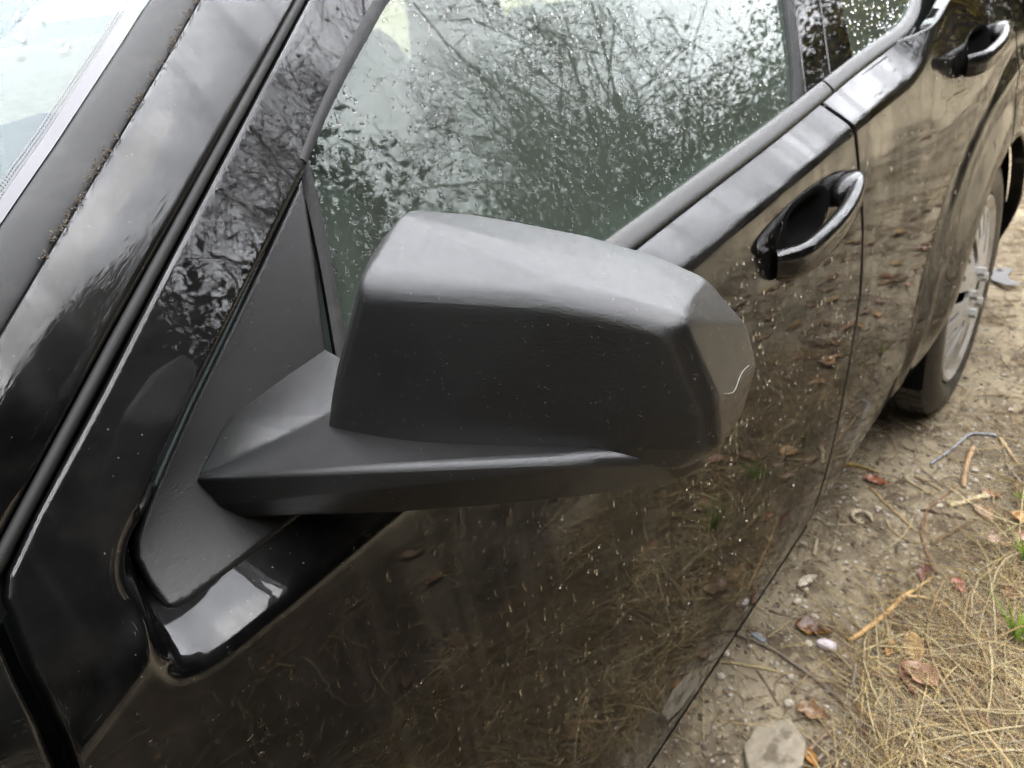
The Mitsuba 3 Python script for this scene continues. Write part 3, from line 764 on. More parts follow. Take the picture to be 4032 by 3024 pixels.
for sx in (-0.48, -1.22):
    st = numbered(car + '__front_seat')
    solid('seat_back', [(sx - 0.22, 1.02, 0.55), (sx + 0.22, 1.02, 0.55), (sx - 0.2, 1.22, 1.08), (sx + 0.2, 1.22, 1.08), (sx - 0.2, 1.28, 1.0), (sx + 0.2, 1.28, 1.0)], 0.06, 'cabin_fabric', st)
    solid('seat_cushion', [(sx - 0.22, 0.55, 0.48), (sx + 0.22, 0.55, 0.48), (sx - 0.22, 1.05, 0.45), (sx + 0.22, 1.05, 0.45)], 0.07, 'cabin_fabric', st)
    solid('head_restraint', [(sx - 0.11, 1.26, 1.22), (sx + 0.11, 1.26, 1.22), (sx - 0.1, 1.28, 1.32), (sx + 0.1, 1.28, 1.32)], 0.045, 'cabin_fabric', st)
solid('rear_seat', [(-0.25, 1.75, 0.5), (-1.5, 1.75, 0.5), (-0.25, 2.2, 0.5), (-1.5, 2.2, 0.5), (-0.25, 2.35, 1.02), (-1.5, 2.35, 1.02)], 0.07, 'cabin_fabric')
a = np.linspace(0, 2 * np.pi, 40)
wheel_c = np.array([-0.48, 0.62, 0.93]); e1 = np.array([1, 0, 0.0]); e2 = unit([0, -0.45, 0.9])
ring = wheel_c + 0.185 * (np.cos(a)[:, None] * e1 + np.sin(a)[:, None] * e2)
put('steering_wheel', tubes(ring[None], 0.015, 8), 'cabin_grey', car, smooth=True)
solid('roof', [(-0.36, 0.95, 1.40), (-1.42, 0.95, 1.40), (-0.34, 1.9, 1.41), (-1.44, 1.9, 1.41), (-0.45, 1.2, 1.455), (-1.33, 1.2, 1.455), (-0.5, 1.8, 1.455), (-1.28, 1.8, 1.455)], 0.02, 'paint_clean')
solid('bonnet', [(-0.10, -0.02, 0.93), (-1.68, -0.02, 0.93), (-0.12, -0.85, 0.86), (-1.66, -0.85, 0.86), (-0.4, -0.02, 0.965), (-1.4, -0.02, 0.965), (-0.4, -0.85, 0.90), (-1.4, -0.85, 0.90), (-0.3, -1.25, 0.72), (-1.5, -1.25, 0.72)], 0.02, 'paint_clean')
solid('boot_lid', [(-0.14, 2.55, 1.0), (-1.64, 2.55, 1.0), (-0.14, 3.12, 0.98), (-1.64, 3.12, 0.98), (-0.14, 3.15, 0.4), (-1.64, 3.15, 0.4), (-0.14, 2.6, 0.4), (-1.64, 2.6, 0.4)], 0.03, 'paint_clean')
solid('far_side_body', [(-1.74, -0.9, 0.35), (-1.74, 2.6, 0.35), (-1.71, -0.9, 0.88), (-1.72, 2.6, 0.98), (-1.74, -0.9, 0.6), (-1.74, 2.6, 0.7)], 0.02, 'paint_clean')
solid('underbody', [(-0.16, -0.95, 0.22), (-1.62, -0.95, 0.22), (-0.16, 1.75, 0.22), (-1.62, 1.75, 0.22), (-0.3, 3.0, 0.26), (-1.45, 3.0, 0.26)], 0.02, 'dark_gap')
for y0, y1, y2, y3 in ((0.25, 0.85, 0.95, 0.32), (1.20, 1.28, 1.36, 1.28), (1.95, 1.80, 2.0, 2.45)):
    solid('far_pillar', [(-1.64, y0, 0.98), (-1.45, y1, 1.38), (-1.45, y2, 1.38), (-1.64, y3, 0.98)], 0.015, 'paint_clean')
solid('rear_pillar', [(-0.10, 2.02, 1.06), (-0.30, 1.92, 1.39), (-0.32, 2.05, 1.39), (-0.14, 2.55, 1.04)], 0.012, 'paint_clean')
path_bar([(0.62, 1.322), (0.80, 1.385), (1.0, 1.405), (1.4, 1.41), (1.9, 1.39), (2.0, 1.33)], G, 0.018, 0.004, 'paint_clean', 'door_frame_rail', flat=0.8)
# the front wheel is a copy of the rear one
fw = numbered(car + '__front_wheel')
for key in [k for k in scene if k.startswith(wh + '__')]:
    scene[fw + key[len(wh):]] = {**scene[key], 'to_world': T().translate([-0.02, -2.76, 0.0])}
    if key in labels:
        labels[fw + key[len(wh):]] = dict(labels[key])
# ---- water: drops stand on the glass and the paint
def dome(n=10):
    a = np.arange(n) * 2 * np.pi / n
    r, h = np.array([1.0, 0.97, 0.80, 0.45]), np.array([0.0, 0.22, 0.66, 0.93])
    V = np.vstack([np.stack([rr * np.cos(a), rr * np.sin(a), np.full(n, hh)], 1) for rr, hh in zip(r, h)] + [[[0, 0, 1.0], [0, 0, 0]]])
    F = []
    for k in range(3):
        for i in range(n):
            j = (i + 1) % n
            F += [[k * n + i, k * n + j, (k + 1) * n + j], [k * n + i, (k + 1) * n + j, (k + 1) * n + i]]
    for i in range(n):
        j = (i + 1) % n
        F += [[3 * n + i, 3 * n + j, 4 * n], [j, i, 4 * n + 1]]
    return V, np.array(F), a


def drops(P, N, r, stretch, high, ragged=0.25, gap=0.00015):
    V, F, a = dome()
    N = unit(N); down = unit(np.array([0, 0, -1.0]) - (N @ np.array([0, 0, -1.0]))[:, None] * N); b = np.cross(N, down)
    m = len(P); n = len(a)
    ph = rng.uniform(0, 6.28, (m, 3))
    wob = 1 + ragged * (0.6 * np.sin(2 * a + ph[:, :1]) + 0.4 * np.sin(3 * a + ph[:, 1:2]) + 0.3 * np.sin(5 * a + ph[:, 2:]))
    wob = np.concatenate([np.tile(wob, (1, 4)), np.ones((m, 2))], 1)
    lx, ly = V[:, 0] * wob * (r * stretch)[:, None], V[:, 1] * wob * r[:, None]
    ly = ly * (1 + 0.25 * np.clip(lx / (r * stretch)[:, None], -1, 1))
    W = P[:, None] + lx[..., None] * down[:, None] + ly[..., None] * b[:, None] + (gap + V[:, 2] * (r * high)[:, None])[..., None] * N[:, None]
    return W.reshape(-1, 3), (F[None] + np.arange(m)[:, None, None] * len(V)).reshape(-1, 3)


def scatter(n, y0, y1, z0, z1, S, poly, weight=None):
    y, z = rng.uniform(y0, y1, n), rng.uniform(z0, z1, n)
    ok = shapely.contains_xy(poly, y, z)
    if weight is not None:
        ok &= rng.uniform(0, 1, n) < weight(y, z)
    y, z = y[ok], z[ok]
    return np.stack([S(y, z), y, z], 1), surf_normals(S, y, z), y, z


wpoly = shapely.Polygon(win).buffer(-0.006)
P, N, y, z = scatter(52000, 0.30, 1.28, 0.95, 1.38, G, wpoly, lambda y, z: np.clip(0.75 - 0.85 * (y - 0.35), 0.26, 0.75) * (0.35 + 0.9 * meshkit.noise(np.stack([y * 9, z * 9, z * 0], -1), 4)))
r = 0.0004 + 0.0012 * rng.uniform(0, 1, len(y)) ** 3.6
put('raindrops', drops(P, N, r, rng.uniform(1.0, 1.6, len(y)), rng.uniform(0.22, 0.42, len(y)), 0.2), 'water', wn, smooth=60, kind='stuff')
P, N, y, z = scatter(900, 1.30, 1.75, 1.02, 1.25, G, shapely.Polygon(win2).buffer(-0.006))
put('raindrops', drops(P, N, 0.0008 + 0.0014 * rng.uniform(0, 1, len(y)) ** 2, rng.uniform(1.0, 1.6, len(y)), rng.uniform(0.35, 0.6, len(y)), 0.2), 'water', wn2, smooth=60, kind='stuff')
dpoly = shapely.Polygon(front_door).buffer(-0.012)
P, N, y, z = scatter(8000, 0.06, 1.20, 0.50, 0.93, side_x, dpoly, lambda y, z: np.clip(0.10 + 0.16 * meshkit.noise(np.stack([y * 6, z * 8, z * 0], -1), 8) - 0.05 * (z < 0.7), 0.02, 1))
put('rain_beads', drops(P, N, 0.0007 + 0.0011 * rng.uniform(0, 1, len(y)) ** 2, rng.uniform(1.1, 2.8, len(y)), rng.uniform(0.32, 0.5, len(y)), 0.3), 'water', fd, smooth=60, kind='stuff')
P, N, y, z = scatter(700, 1.14, 1.85, 0.45, 1.0, side_x, shapely.Polygon(rear_door).buffer(-0.012), lambda y, z: z < 0.965 + 0.05 * (y - 1.14))
put('rain_beads', drops(P, N, 0.0012 + 0.0014 * rng.uniform(0, 1, len(y)) ** 2, rng.uniform(1.4, 2.8, len(y)), rng.uniform(0.16, 0.28, len(y)), 0.3), 'water', rd, smooth=60, kind='stuff')
# flat sheets of water on the front corner of the door
P, N, y, z = scatter(900, 0.06, 0.62, 0.55, 0.99, side_x, shapely.Polygon(front_door).buffer(-0.014).difference(shapely.Polygon(sail_out).buffer(0.02)).difference(shapely.box(0.0, 0.92, 0.14, 1.2)), lambda y, z: np.clip(2.2 * meshkit.noise(np.stack([y * 13, z * 15, z * 0], -1), 3) - 0.9, 0, 1))
put('water_patches', drops(P, N, 0.0012 + 0.0042 * rng.uniform(0, 1, len(y)) ** 2.4, rng.uniform(0.7, 2.0, len(y)), rng.uniform(0.05, 0.12, len(y)), 0.6), 'water', fd, smooth=60, kind='stuff')


def lint(P, N, L, r):
    """Short curled fibres lying on a surface."""
    n = len(P)
    d = rng.normal(0, 1, (n, 3)); d = unit(d - (d * N).sum(1, keepdims=True) * N); e = np.cross(N, d)
    t = np.linspace(-1, 1, 5)
    k = rng.normal(0, 0.5, n)
    C = P[:, None] + (t[None] * L[:, None])[..., None] * d[:, None] + ((t[None] ** 2) * (k * L)[:, None])[..., None] * e[:, None] + 0.00015 * N[:, None]
    return tubes(C, np.broadcast_to(r, (n, 5)), 3)


P, N, y, z = scatter(380, 0.06, 1.0, 0.45, 0.93, side_x, dpoly, lambda y, z: np.clip(0.9 - 0.6 * y, 0.1, 1))
put('lint', lint(P, N, rng.uniform(0.0006, 0.0024, len(P)), 0.00013), 'debris', fd, kind='stuff')
cm = trimesh.Trimesh(*CAP, process=False)
ar = cm.area_faces; fi = np.searchsorted(np.cumsum(ar) / ar.sum(), rng.uniform(0, 1, 900))
bw = rng.dirichlet([1, 1, 1], 900)
P, N = (cm.vertices[cm.faces[fi]] * bw[..., None]).sum(1), cm.face_normals[fi]
ok = rng.uniform(0, 1, 900) < np.clip(0.1 + 3.5 * P[:, 0], 0.05, 0.6)
put('lint', lint(P[ok], N[ok], rng.uniform(0.0003, 0.0010, ok.sum()), 0.00005), 'debris', hs, kind='stuff')
# flat puddled drops on the windscreen
Pw, Nw = [], []
for _ in range(110):
    s, w = rng.uniform(-0.05, 0.45), abs(rng.normal(0.03, 0.045)) + 0.004
    if meshkit.noise(np.array([[s * 14, w * 20, 0.0]]), 2)[0] < 0.5:
        continue
    Pw.append(glass_point(s, w, 0.0011)); Nw.append(unit([0.32, -0.36, 0.87]))
Pw, Nw = np.array(Pw), np.array(Nw)
put('raindrops', drops(Pw, Nw, rng.uniform(0.0012, 0.0034, len(Pw)), rng.uniform(0.8, 1.9, len(Pw)), rng.uniform(0.10, 0.22, len(Pw)), 0.55), 'water', ws_key, smooth=60, kind='stuff')

# ------------------------------------------------------------------ ground
def ground_z(x, y):
    p = np.stack([np.asarray(x, float), np.asarray(y, float), np.zeros(np.shape(x))], -1)
    return 0.020 * (meshkit.fbm(p * 2.2, 3, 5) - 0.5) + 0.010 * (meshkit.fbm(p * 14, 3, 9) - 0.5) + 0.004 * (meshkit.fbm(p * 60, 2, 3) - 0.5)


def graded(a, b, fa, fb, fine, far, grow=1.12):
    c = list(np.arange(fa, fb, fine))
    s, p = fine, fa
    while p > a:
        s = min(s * grow, far); p -= s; c.insert(0, p)
    s, p = fine, c[-1]
    while p < b:
        s = min(s * grow, far); p += s; c.append(p)
    return np.array(c)


gxs, gys = graded(-60, 60, -0.35, 0.6, 0.007, 4.0), graded(-60, 60, 0.55, 2.6, 0.009, 4.0)
X, Y = np.meshgrid(gxs, gys)
Z = ground_z(X, Y)
far_ = np.maximum(np.abs(X), np.abs(Y))
Z = Z * np.where(far_ > 6, 0.4, 1)
# the tyre has pressed the dirt flat
Z = np.where((np.abs(X + 0.09) < 0.13) & (np.abs(Y - 2.2) < 0.14), np.minimum(Z, -0.002), Z)
k = X.shape[1]
i, j = np.meshgrid(np.arange(X.shape[0] - 1), np.arange(k - 1), indexing='ij')
q = np.stack([i * k + j, i * k + j + 1, (i + 1) * k + j + 1, (i + 1) * k + j], -1).reshape(-1, 4)
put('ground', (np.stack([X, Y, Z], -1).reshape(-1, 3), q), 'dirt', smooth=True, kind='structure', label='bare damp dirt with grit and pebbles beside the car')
def stick(name, xy, r0, r1, color, label, category, n=None, z=None, group=None, lift=0.0, parent=None, sides=7, rough=0.15):
    n = n or max(8, 6 * len(xy))
    c = spline(xy, n)
    zz = ground_z(c[:, 0], c[:, 1]) + np.linspace(r0, r1, n) * 0.8 + (lift if np.isscalar(lift) else np.interp(np.linspace(0, 1, n), np.linspace(0, 1, len(lift)), lift))
    P = np.column_stack([c, zz])
    R = np.linspace(r0, r1, n) * (1 + rough * (meshkit.noise(P * 90, 3) - 0.5) * 2)
    v, f = tubes(P[None], R[None], sides)
    col = np.array(color) * (0.75 + 0.5 * meshkit.noise(v * 160, 6))[:, None]
    tags = {} if label is None else {'label': label, 'category': category}
    if group: tags['group'] = group
    return put(name, (v, f), 'vcol', parent, color=col, smooth=True, **tags)


def leaf_mesh(length, width, lobes=0.0, curl=0.3, droop=0.3, n=12, m=6, seed=0):
    """A leaf as a cambered blade along +x, centred on the origin, with its stalk; thin but closed."""
    g = np.random.default_rng(seed)
    u = np.linspace(0, 1, n)
    w = np.sin(np.pi * u ** 0.8) ** 0.75
    if lobes:
        w = w * (1 - lobes * (0.5 + 0.5 * np.cos(u * 2 * np.pi * 3.3 + 0.4)))
    w = w * width / 2 + 0.0006
    v = np.linspace(-1, 1, m)
    U, Vv = np.meshgrid(u, v, indexing='ij')
    x = (U - 0.5) * length
    y = Vv * w[:, None]
    z = curl * width * (Vv ** 2) * w[:, None] / (width / 2) * 0.5 + droop * length * ((U - 0.5) ** 2) + 0.06 * width * (g.normal(0, 1, U.shape))
    z = z - z.min() * 0.5 - np.abs(Vv < 0.01) * 0.0
    top = np.stack([x, y, z], -1).reshape(-1, 3)
    i, j = np.meshgrid(np.arange(n - 1), np.arange(m - 1), indexing='ij')
    q = np.stack([i * m + j, (i + 1) * m + j, (i + 1) * m + j + 1, i * m + j + 1], -1).reshape(-1, 4)
    f = np.vstack([q[:, [0, 1, 2]], q[:, [0, 2, 3]]])
    st = tubes(np.array([[(-length * 0.5 - length * 0.3, 0, z.max() * 0.6), (-length * 0.5, 0, 0.001), (length * 0.1, 0, z.min() - 0.0004)]]), 0.0006, 4)
    return join([(top, f), (top - [0, 0, 0.0004], f[:, ::-1]), st])


def leaf(name, x, y, length, width, rot, color, label, category='leaf', lobes=0.0, curl=0.3, droop=0.3, tilt=0.0, lift=0.002, group=None, edge=None, seed=0, m='vcol_wet'):
    v, f = leaf_mesh(length, width, lobes, curl, droop, seed=seed)
    rel = np.abs(v[:, 1]) / (width / 2)
    col = np.array(color) * (0.7 + 0.6 * meshkit.noise(v * 140 + seed, 2))[:, None]
    if edge is not None:
        t = np.clip((rel - 0.62) / 0.2, 0, 1)[:, None] * (v[:, 1:2] < 0)
        col = col * (1 - t) + np.array(edge) * t
    ct, st = math.cos(tilt), math.sin(tilt)
    v = v @ np.array([[1, 0, 0], [0, ct, st], [0, -st, ct]])
    c, s = math.cos(rot), math.sin(rot)
    v = v @ np.array([[c, s, 0], [-s, c, 0], [0, 0, 1]]) + [x, y, 0]
    v[:, 2] += ground_z(np.array([x]), np.array([y]))[0] + lift - min(0, v[:, 2].min())
    tags = {'label': label, 'category': category}
    if group: tags['group'] = group
    return put(name, (v, f), m, color=col, smooth=True, **tags)


def rock(name, x, y, size, m, label, category='pebble', color=None, group=None, seed=0, sub=2, sink=0.3):
    v, f = ball(1.0, sub)
    v = v * (1 + 0.32 * (meshkit.noise(v * 1.6 + seed * 7.3, 1) - 0.5) * 2 + 0.10 * (meshkit.noise(v * 4 + seed, 2) - 0.5))[:, None]
    v = v * np.array(size)
    a = seed * 1.7
    v = v @ np.array([[math.cos(a), math.sin(a), 0], [-math.sin(a), math.cos(a), 0], [0, 0, 1]])
    v = v + [x, y, ground_z(np.array([x]), np.array([y]))[0] + size[2] * (1 - sink)]
    tags = {'label': label, 'category': category}
    if group: tags['group'] = group
    col = None if color is None else np.array(color) * (0.75 + 0.5 * meshkit.noise(v * 220, 4))[:, None]
    return put(name, (v, f), m, color=col, smooth=True, **tags)


# the flat stone at the lower edge
st_xy = [(-0.018, 0.917), (0.026, 0.961), (0.067, 0.924), (0.079, 0.875), (0.062, 0.820), (0.012, 0.815), (-0.016, 0.858)]
zs = ground_z(np.array([0.03]), np.array([0.89]))[0]
top = [(0.03 + (x - 0.03) * 0.93, 0.885 + (y - 0.885) * 0.93, zs + 0.020 + 0.10 * (x - 0.03) - 0.05 * (y - 0.88)) for x, y in st_xy]
h = hull([(x, y, zs - 0.01) for x, y in st_xy] + top, 0.0025, 8)
v, f = soft(h, 0.0025, 0)
v = v + (0.0055 * (meshkit.fbm(v * 75, 3, 2) - 0.5) + 0.006 * (meshkit.fbm(v * 22, 2, 5) - 0.5))[:, None] * unit(v - [0.03, 0.885, zs - 0.02])
put('flat_stone', (v, f), 'stone_mat', smooth=30, label='large flat pale stone lying in the dirt at the bottom edge', category='stone')

GREYB, TAN, PALE, DARKB, STRAW = (0.20, 0.165, 0.125), (0.36, 0.25, 0.13), (0.42, 0.34, 0.22), (0.085, 0.058, 0.042), (0.46, 0.35, 0.16)
fork = stick('forked_stick', [(-0.19, 1.086), (-0.161, 1.091), (-0.136, 1.094), (-0.075, 1.097), (-0.041, 1.093), (-0.009, 1.085), (0.037, 1.069), (0.081, 1.051), (0.105, 1.030), (0.136, 1.010)], 0.0030, 0.0052, GREYB, 'long grey forked stick running out from under the car towards the dry grass', 'stick', n=60)
stick('branch', [(0.104, 1.031), (0.096, 1.057), (0.091, 1.087), (0.082, 1.129)], 0.0042, 0.0034, GREYB, None, None, parent=fork, lift=[0, 0.004, 0.010, 0.016])
stick('broken_end', [(0.132, 1.012), (0.142, 1.002), (0.147, 0.990)], 0.0075, 0.003, DARKB, None, None, parent=fork)
sk = stick('broken_reed', [(0.053, 1.193), (0.077, 1.255), (0.097, 1.324), (0.106, 1.361)], 0.0048, 0.0056, (0.48, 0.31, 0.14), 'thick splintered tan reed stalk lying at the edge of the dry grass', 'reed stalk', lift=0.004)
stick('splinter', [(0.106, 1.361), (0.122, 1.393), (0.140, 1.437)], 0.0046, 0.001, (0.50, 0.34, 0.15), None, None, parent=sk, lift=[0.006, 0.012, 0.016])
stick('splinter', [(0.106, 1.361), (0.140, 1.374), (0.188, 1.385)], 0.0044, 0.0008, (0.52, 0.38, 0.2), None, None, parent=sk, lift=[0.006, 0.010, 0.008])
stick('splinter', [(0.106, 1.361), (0.082, 1.357), (0.056, 1.347)], 0.0022, 0.0006, (0.40, 0.27, 0.11), None, None, parent=sk, lift=[0.006, 0.006, 0.002])
stick('splinter', [(0.106, 1.361), (0.064, 1.309), (0.021, 1.261)], 0.0018, 0.0006, (0.44, 0.34, 0.18), None, None, parent=sk, lift=[0.006, 0.006, 0.001])
leaf('fallen_leaf', -0.013, 1.188, 0.072, 0.040, 0.25, (0.10, 0.040, 0.014), 'wet brown leaf with a yellow edge on bare dirt', edge=(0.42, 0.25, 0.03), curl=0.5, droop=0.35, seed=1)
rock('pale_stone', 0.020, 1.160, (0.019, 0.013, 0.008), 'vcol', 'smooth pale pinkish stone just below the yellow edged leaf', 'stone', color=(0.55, 0.49, 0.50), seed=2)
v = trimesh.creation.extrude_polygon(shapely.Polygon([(-0.110, 1.108), (-0.102, 1.120), (-0.077, 1.109), (-0.083, 1.100)]), 0.005, engine='earcut')
v.vertices[:, 2] += ground_z(np.array([-0.09]), np.array([1.11]))[0]
put('slate_chip', v, 'wire_grey', label='flat dark grey chip of slate beside the long forked stick', category='stone chip')
leaf('fallen_leaf', 0.054, 0.990, 0.055, 0.040, 0.1, (0.23, 0.135, 0.07), 'curled brown lobed leaf above the large flat stone', lobes=0.55, curl=0.7, droop=0.5, seed=3)
leaf('fallen_leaf', 0.082, 0.905, 0.040, 0.016, -0.6, (0.50, 0.24, 0.06), 'small curled orange leaf at the right end of the large flat stone', curl=1.2, droop=0.4, seed=4)
leaf('fallen_leaf', 0.160, 1.228, 0.075, 0.034, -1.1, (0.36, 0.24, 0.11), 'broad tan leaf standing among the dry grass', curl=0.3, tilt=0.5, lift=0.008, seed=5)
leaf('fallen_leaf', 0.122, 1.213, 0.045, 0.017, -1.5, (0.50, 0.26, 0.10), 'narrow orange leaf to the left of the broad tan leaf', curl=0.5, tilt=0.3, lift=0.006, seed=6)
leaf('fallen_leaf', 0.188, 1.447, 0.040, 0.022, -0.9, (0.42, 0.18, 0.13), 'small red leaf behind the splintered reed stalk', curl=0.4, tilt=0.3, seed=7)
leaf('fallen_leaf', -0.052, 1.712, 0.060, 0.026, -0.1, (0.24, 0.09, 0.045), 'ribbed reddish brown leaf beside the bundle of yellow straw', curl=0.4, seed=8)
leaf('fallen_leaf', 0.228, 1.626, 0.058, 0.038, 0.2, (0.38, 0.25, 0.19), 'wide pale pink brown leaf near the green grass blades', curl=0.3, seed=9)
leaf('fallen_leaf', 0.182, 1.712, 0.060, 0.030, -0.8, (0.40, 0.25, 0.17), 'long pinkish leaf between the bone like stick and the grass', curl=0.4, seed=10)
leaf('fallen_leaf', 0.181, 1.797, 0.042, 0.030, 0.1, (0.28, 0.14, 0.07), 'dark brown leaf at the right end of the bone like stick', curl=0.3, seed=11)
leaf('fallen_leaf', 0.123, 1.452, 0.052, 0.022, -1.4, (0.16, 0.055, 0.045), 'dark red leaf upright behind the splintered reed stalk', curl=0.5, tilt=0.5, seed=12)
bone = stick('bone_like_stick', [(0.115, 1.709), (0.136, 1.729), (0.152, 1.755), (0.171, 1.784)], 0.0062, 0.0062, (0.52, 0.43, 0.27), 'pale bone shaped stick with two knobbed ends', 'stick', rough=0.3)
stick('knob', [(0.109, 1.712), (0.121, 1.703)], 0.0075, 0.006, (0.50, 0.41, 0.25), None, None, parent=bone)
stick('knob', [(0.165, 1.792), (0.180, 1.781)], 0.0075, 0.006, (0.46, 0.38, 0.24), None, None, parent=bone)
c = np.array([(0.038, 1.846), (0.060, 1.914), (0.080, 1.992), (0.087, 2.018), (0.103, 2.035), (0.124, 2.043), (0.145, 2.046)])
c = spline(c, 40)
put('bent_wire', tubes(np.column_stack([c, ground_z(c[:, 0], c[:, 1]) + 0.006])[None], 0.0034, 8), 'wire_grey', smooth=True, label='bent grey wire lying on the dirt below the rear wheel', category='wire')
stick('pale_stick', [(0.123, 1.790), (0.110, 1.894), (0.108, 1.962)], 0.0050, 0.0066, (0.40, 0.27, 0.16), 'straight pinkish tan stick right of the bent grey wire', 'stick', lift=0.002)
stick('curved_twig', [(0.107, 1.787), (0.091, 1.725), (0.076, 1.656), (0.079, 1.606), (0.090, 1.561), (0.105, 1.529), (0.124, 1.493), (0.141, 1.465)], 0.0026, 0.0034, (0.20, 0.125, 0.075), 'long curved brown twig bowing left beside the bone like stick', 'twig', n=50)
stick('dark_twig', [(0.063, 1.653), (0.105, 1.664), (0.152, 1.674)], 0.0028, 0.0034, DARKB, 'short dark twig crossing the top of the curved twig', 'twig')
stick('brown_twig', [(0.110, 1.550), (0.139, 1.611), (0.171, 1.685)], 0.0036, 0.0030, (0.16, 0.105, 0.065), 'straight knotty brown twig slanting right from the curved twig', 'twig', rough=0.35)
stick('long_straw', [(-0.059, 1.688), (0.005, 1.634), (0.065, 1.584)], 0.0030, 0.0030, (0.40, 0.29, 0.15), 'long straight straw stem below the ribbed reddish leaf', 'straw')
stick('bent_straw', [(0.006, 1.589), (0.045, 1.547), (0.098, 1.541)], 0.0022, 0.0022, (0.36, 0.27, 0.16), 'thin bent straw stem left of the curved twig', 'straw')
stick('yellow_straw', [(-0.138, 1.012), (-0.076, 1.038), (-0.014, 1.057)], 0.0018, 0.0014, (0.50, 0.40, 0.20), 'thin yellow straw stem in front of the long forked stick', 'straw', lift=0.003)
bd = numbered('straw_bundle'); labels[bd] = {'label': 'bundle of flat yellow straw sticking out from under the sill', 'category': 'straw'}
for k in range(7):
    o = rng.normal(0, 0.004, 2)
    stick('stalk', [(-0.175 + o[0], 1.748 + o[1] * 2), (-0.110 + o[0] * 0.7, 1.762 + o[1]), (-0.060 + k * 0.001, 1.757 - k * 0.0008)], 0.0034, 0.0012, (0.46, 0.34, 0.12), None, None, parent=bd, lift=0.001 * k)
hs_ = spline([(-0.030, 1.546), (-0.052, 1.548), (-0.060, 1.566), (-0.045, 1.580), (-0.024, 1.574), (-0.016, 1.562)], 40)
put('seed_husk', tubes(np.column_stack([hs_, ground_z(hs_[:, 0], hs_[:, 1]) + 0.008])[None], 0.0058 * (0.35 + 0.65 * np.sin(np.linspace(0.2, 3.0, 40))) * (1 + 0.35 * np.sin(np.linspace(0, 17, 40)))[None], 8), 'vcol', smooth=True, color=np.array((0.42, 0.35, 0.24)) * rng.uniform(0.8, 1.2, (320, 1)), label='curled hollow pale husk lying on the dirt', category='husk')
stick('pale_twig', [(-0.103, 1.504), (-0.064, 1.524), (-0.019, 1.546)], 0.0030, 0.0024, (0.36, 0.29, 0.20), 'thin pale twig just below the curled husk', 'twig')
stick('pale_twig', [(0.003, 1.758), (0.041, 1.740), (0.075, 1.725)], 0.0030, 0.0024, (0.38, 0.30, 0.19), 'pale twig, the left one of a pair above the curved twig', 'twig')
stick('pale_twig', [(0.019, 1.782), (0.059, 1.764), (0.089, 1.747)], 0.0048, 0.0040, (0.34, 0.26, 0.16), 'thick pale twig, the right one of a pair above the curved twig', 'twig', rough=0.3)
stick('pale_twig', [(-0.088, 1.394), (-0.101, 1.447)], 0.0044, 0.0040, (0.46, 0.38, 0.26), 'short pale twig close to the edge of the car door', 'twig')
stick('pale_twig', [(0.153, 2.042), (0.179, 2.001), (0.206, 1.952)], 0.0050, 0.0036, (0.44, 0.33, 0.19), 'pale twig touching the right end of the bent grey wire', 'twig')
stick('grey_twig', [(0.186, 1.936), (0.211, 1.898), (0.25, 1.85)], 0.0042, 0.0034, (0.28, 0.235, 0.19), 'grey twig at the right edge above the bone like stick', 'twig')
stick('grey_twig', [(0.074, 0.917), (0.082, 0.948), (0.095, 0.983)], 0.0036, 0.0026, (0.24, 0.17, 0.12), 'short brown twig rising from the right corner of the flat stone', 'twig', lift=0.006)
stick('grey_twig', [(0.091, 0.909), (0.104, 0.948), (0.121, 0.981)], 0.0036, 0.0030, (0.22, 0.175, 0.135), 'grey twig right of the curled orange leaf', 'twig', lift=0.004)
stick('grey_twig', [(-0.066, 1.035), (-0.034, 1.010), (-0.004, 0.983)], 0.0022, 0.0016, (0.17, 0.125, 0.085), 'thin dark twig left of the curled lobed leaf', 'twig')
leaf('bark_chip', -0.070, 1.308, 0.055, 0.020, 1.2, (0.46, 0.40, 0.31), 'pale curled chip of bark close to the car door', 'bark chip', curl=0.8, seed=20)
rock('orange_chip', 0.116, 1.052, (0.008, 0.005, 0.004), 'vcol', 'small orange chip beside the fork of the long stick', 'wood chip', color=(0.45, 0.25, 0.08), seed=5)
rock('white_crumb', 0.130, 1.242, (0.006, 0.005, 0.005), 'vcol', 'tiny blue white crumb of litter left of the broad tan leaf', 'crumb', color=(0.62, 0.68, 0.80), seed=6)
v, f = leaf_mesh(0.05, 0.03, 0, 0.2, 0.2)
# a shallow puddle behind the rear wheel
pd = shapely.Polygon([(-0.076, 3.163), (-0.06, 3.214), (-0.03, 3.225), (-0.035, 3.161), (-0.015, 3.109), (0.016, 3.096), (-0.009, 3.077), (-0.051, 3.103)]).buffer(0.02).buffer(-0.008)
pm = trimesh.creation.extrude_polygon(pd, 0.002, engine='earcut')
pm.vertices[:, 2] += ground_z(np.array([-0.04]), np.array([3.15]))[0] + 0.012
scene['puddle_mat'] = {'type': 'twosided', 'bsdf': {'type': 'plastic', 'int_ior': 1.33, 'diffuse_reflectance': rgb(0.05, 0.045, 0.04), 'specular_reflectance': rgb(0.5, 0.5, 0.5)}}
put('puddle', pm, 'puddle_mat', kind='structure', label='small puddle on the dirt behind the rear wheel')

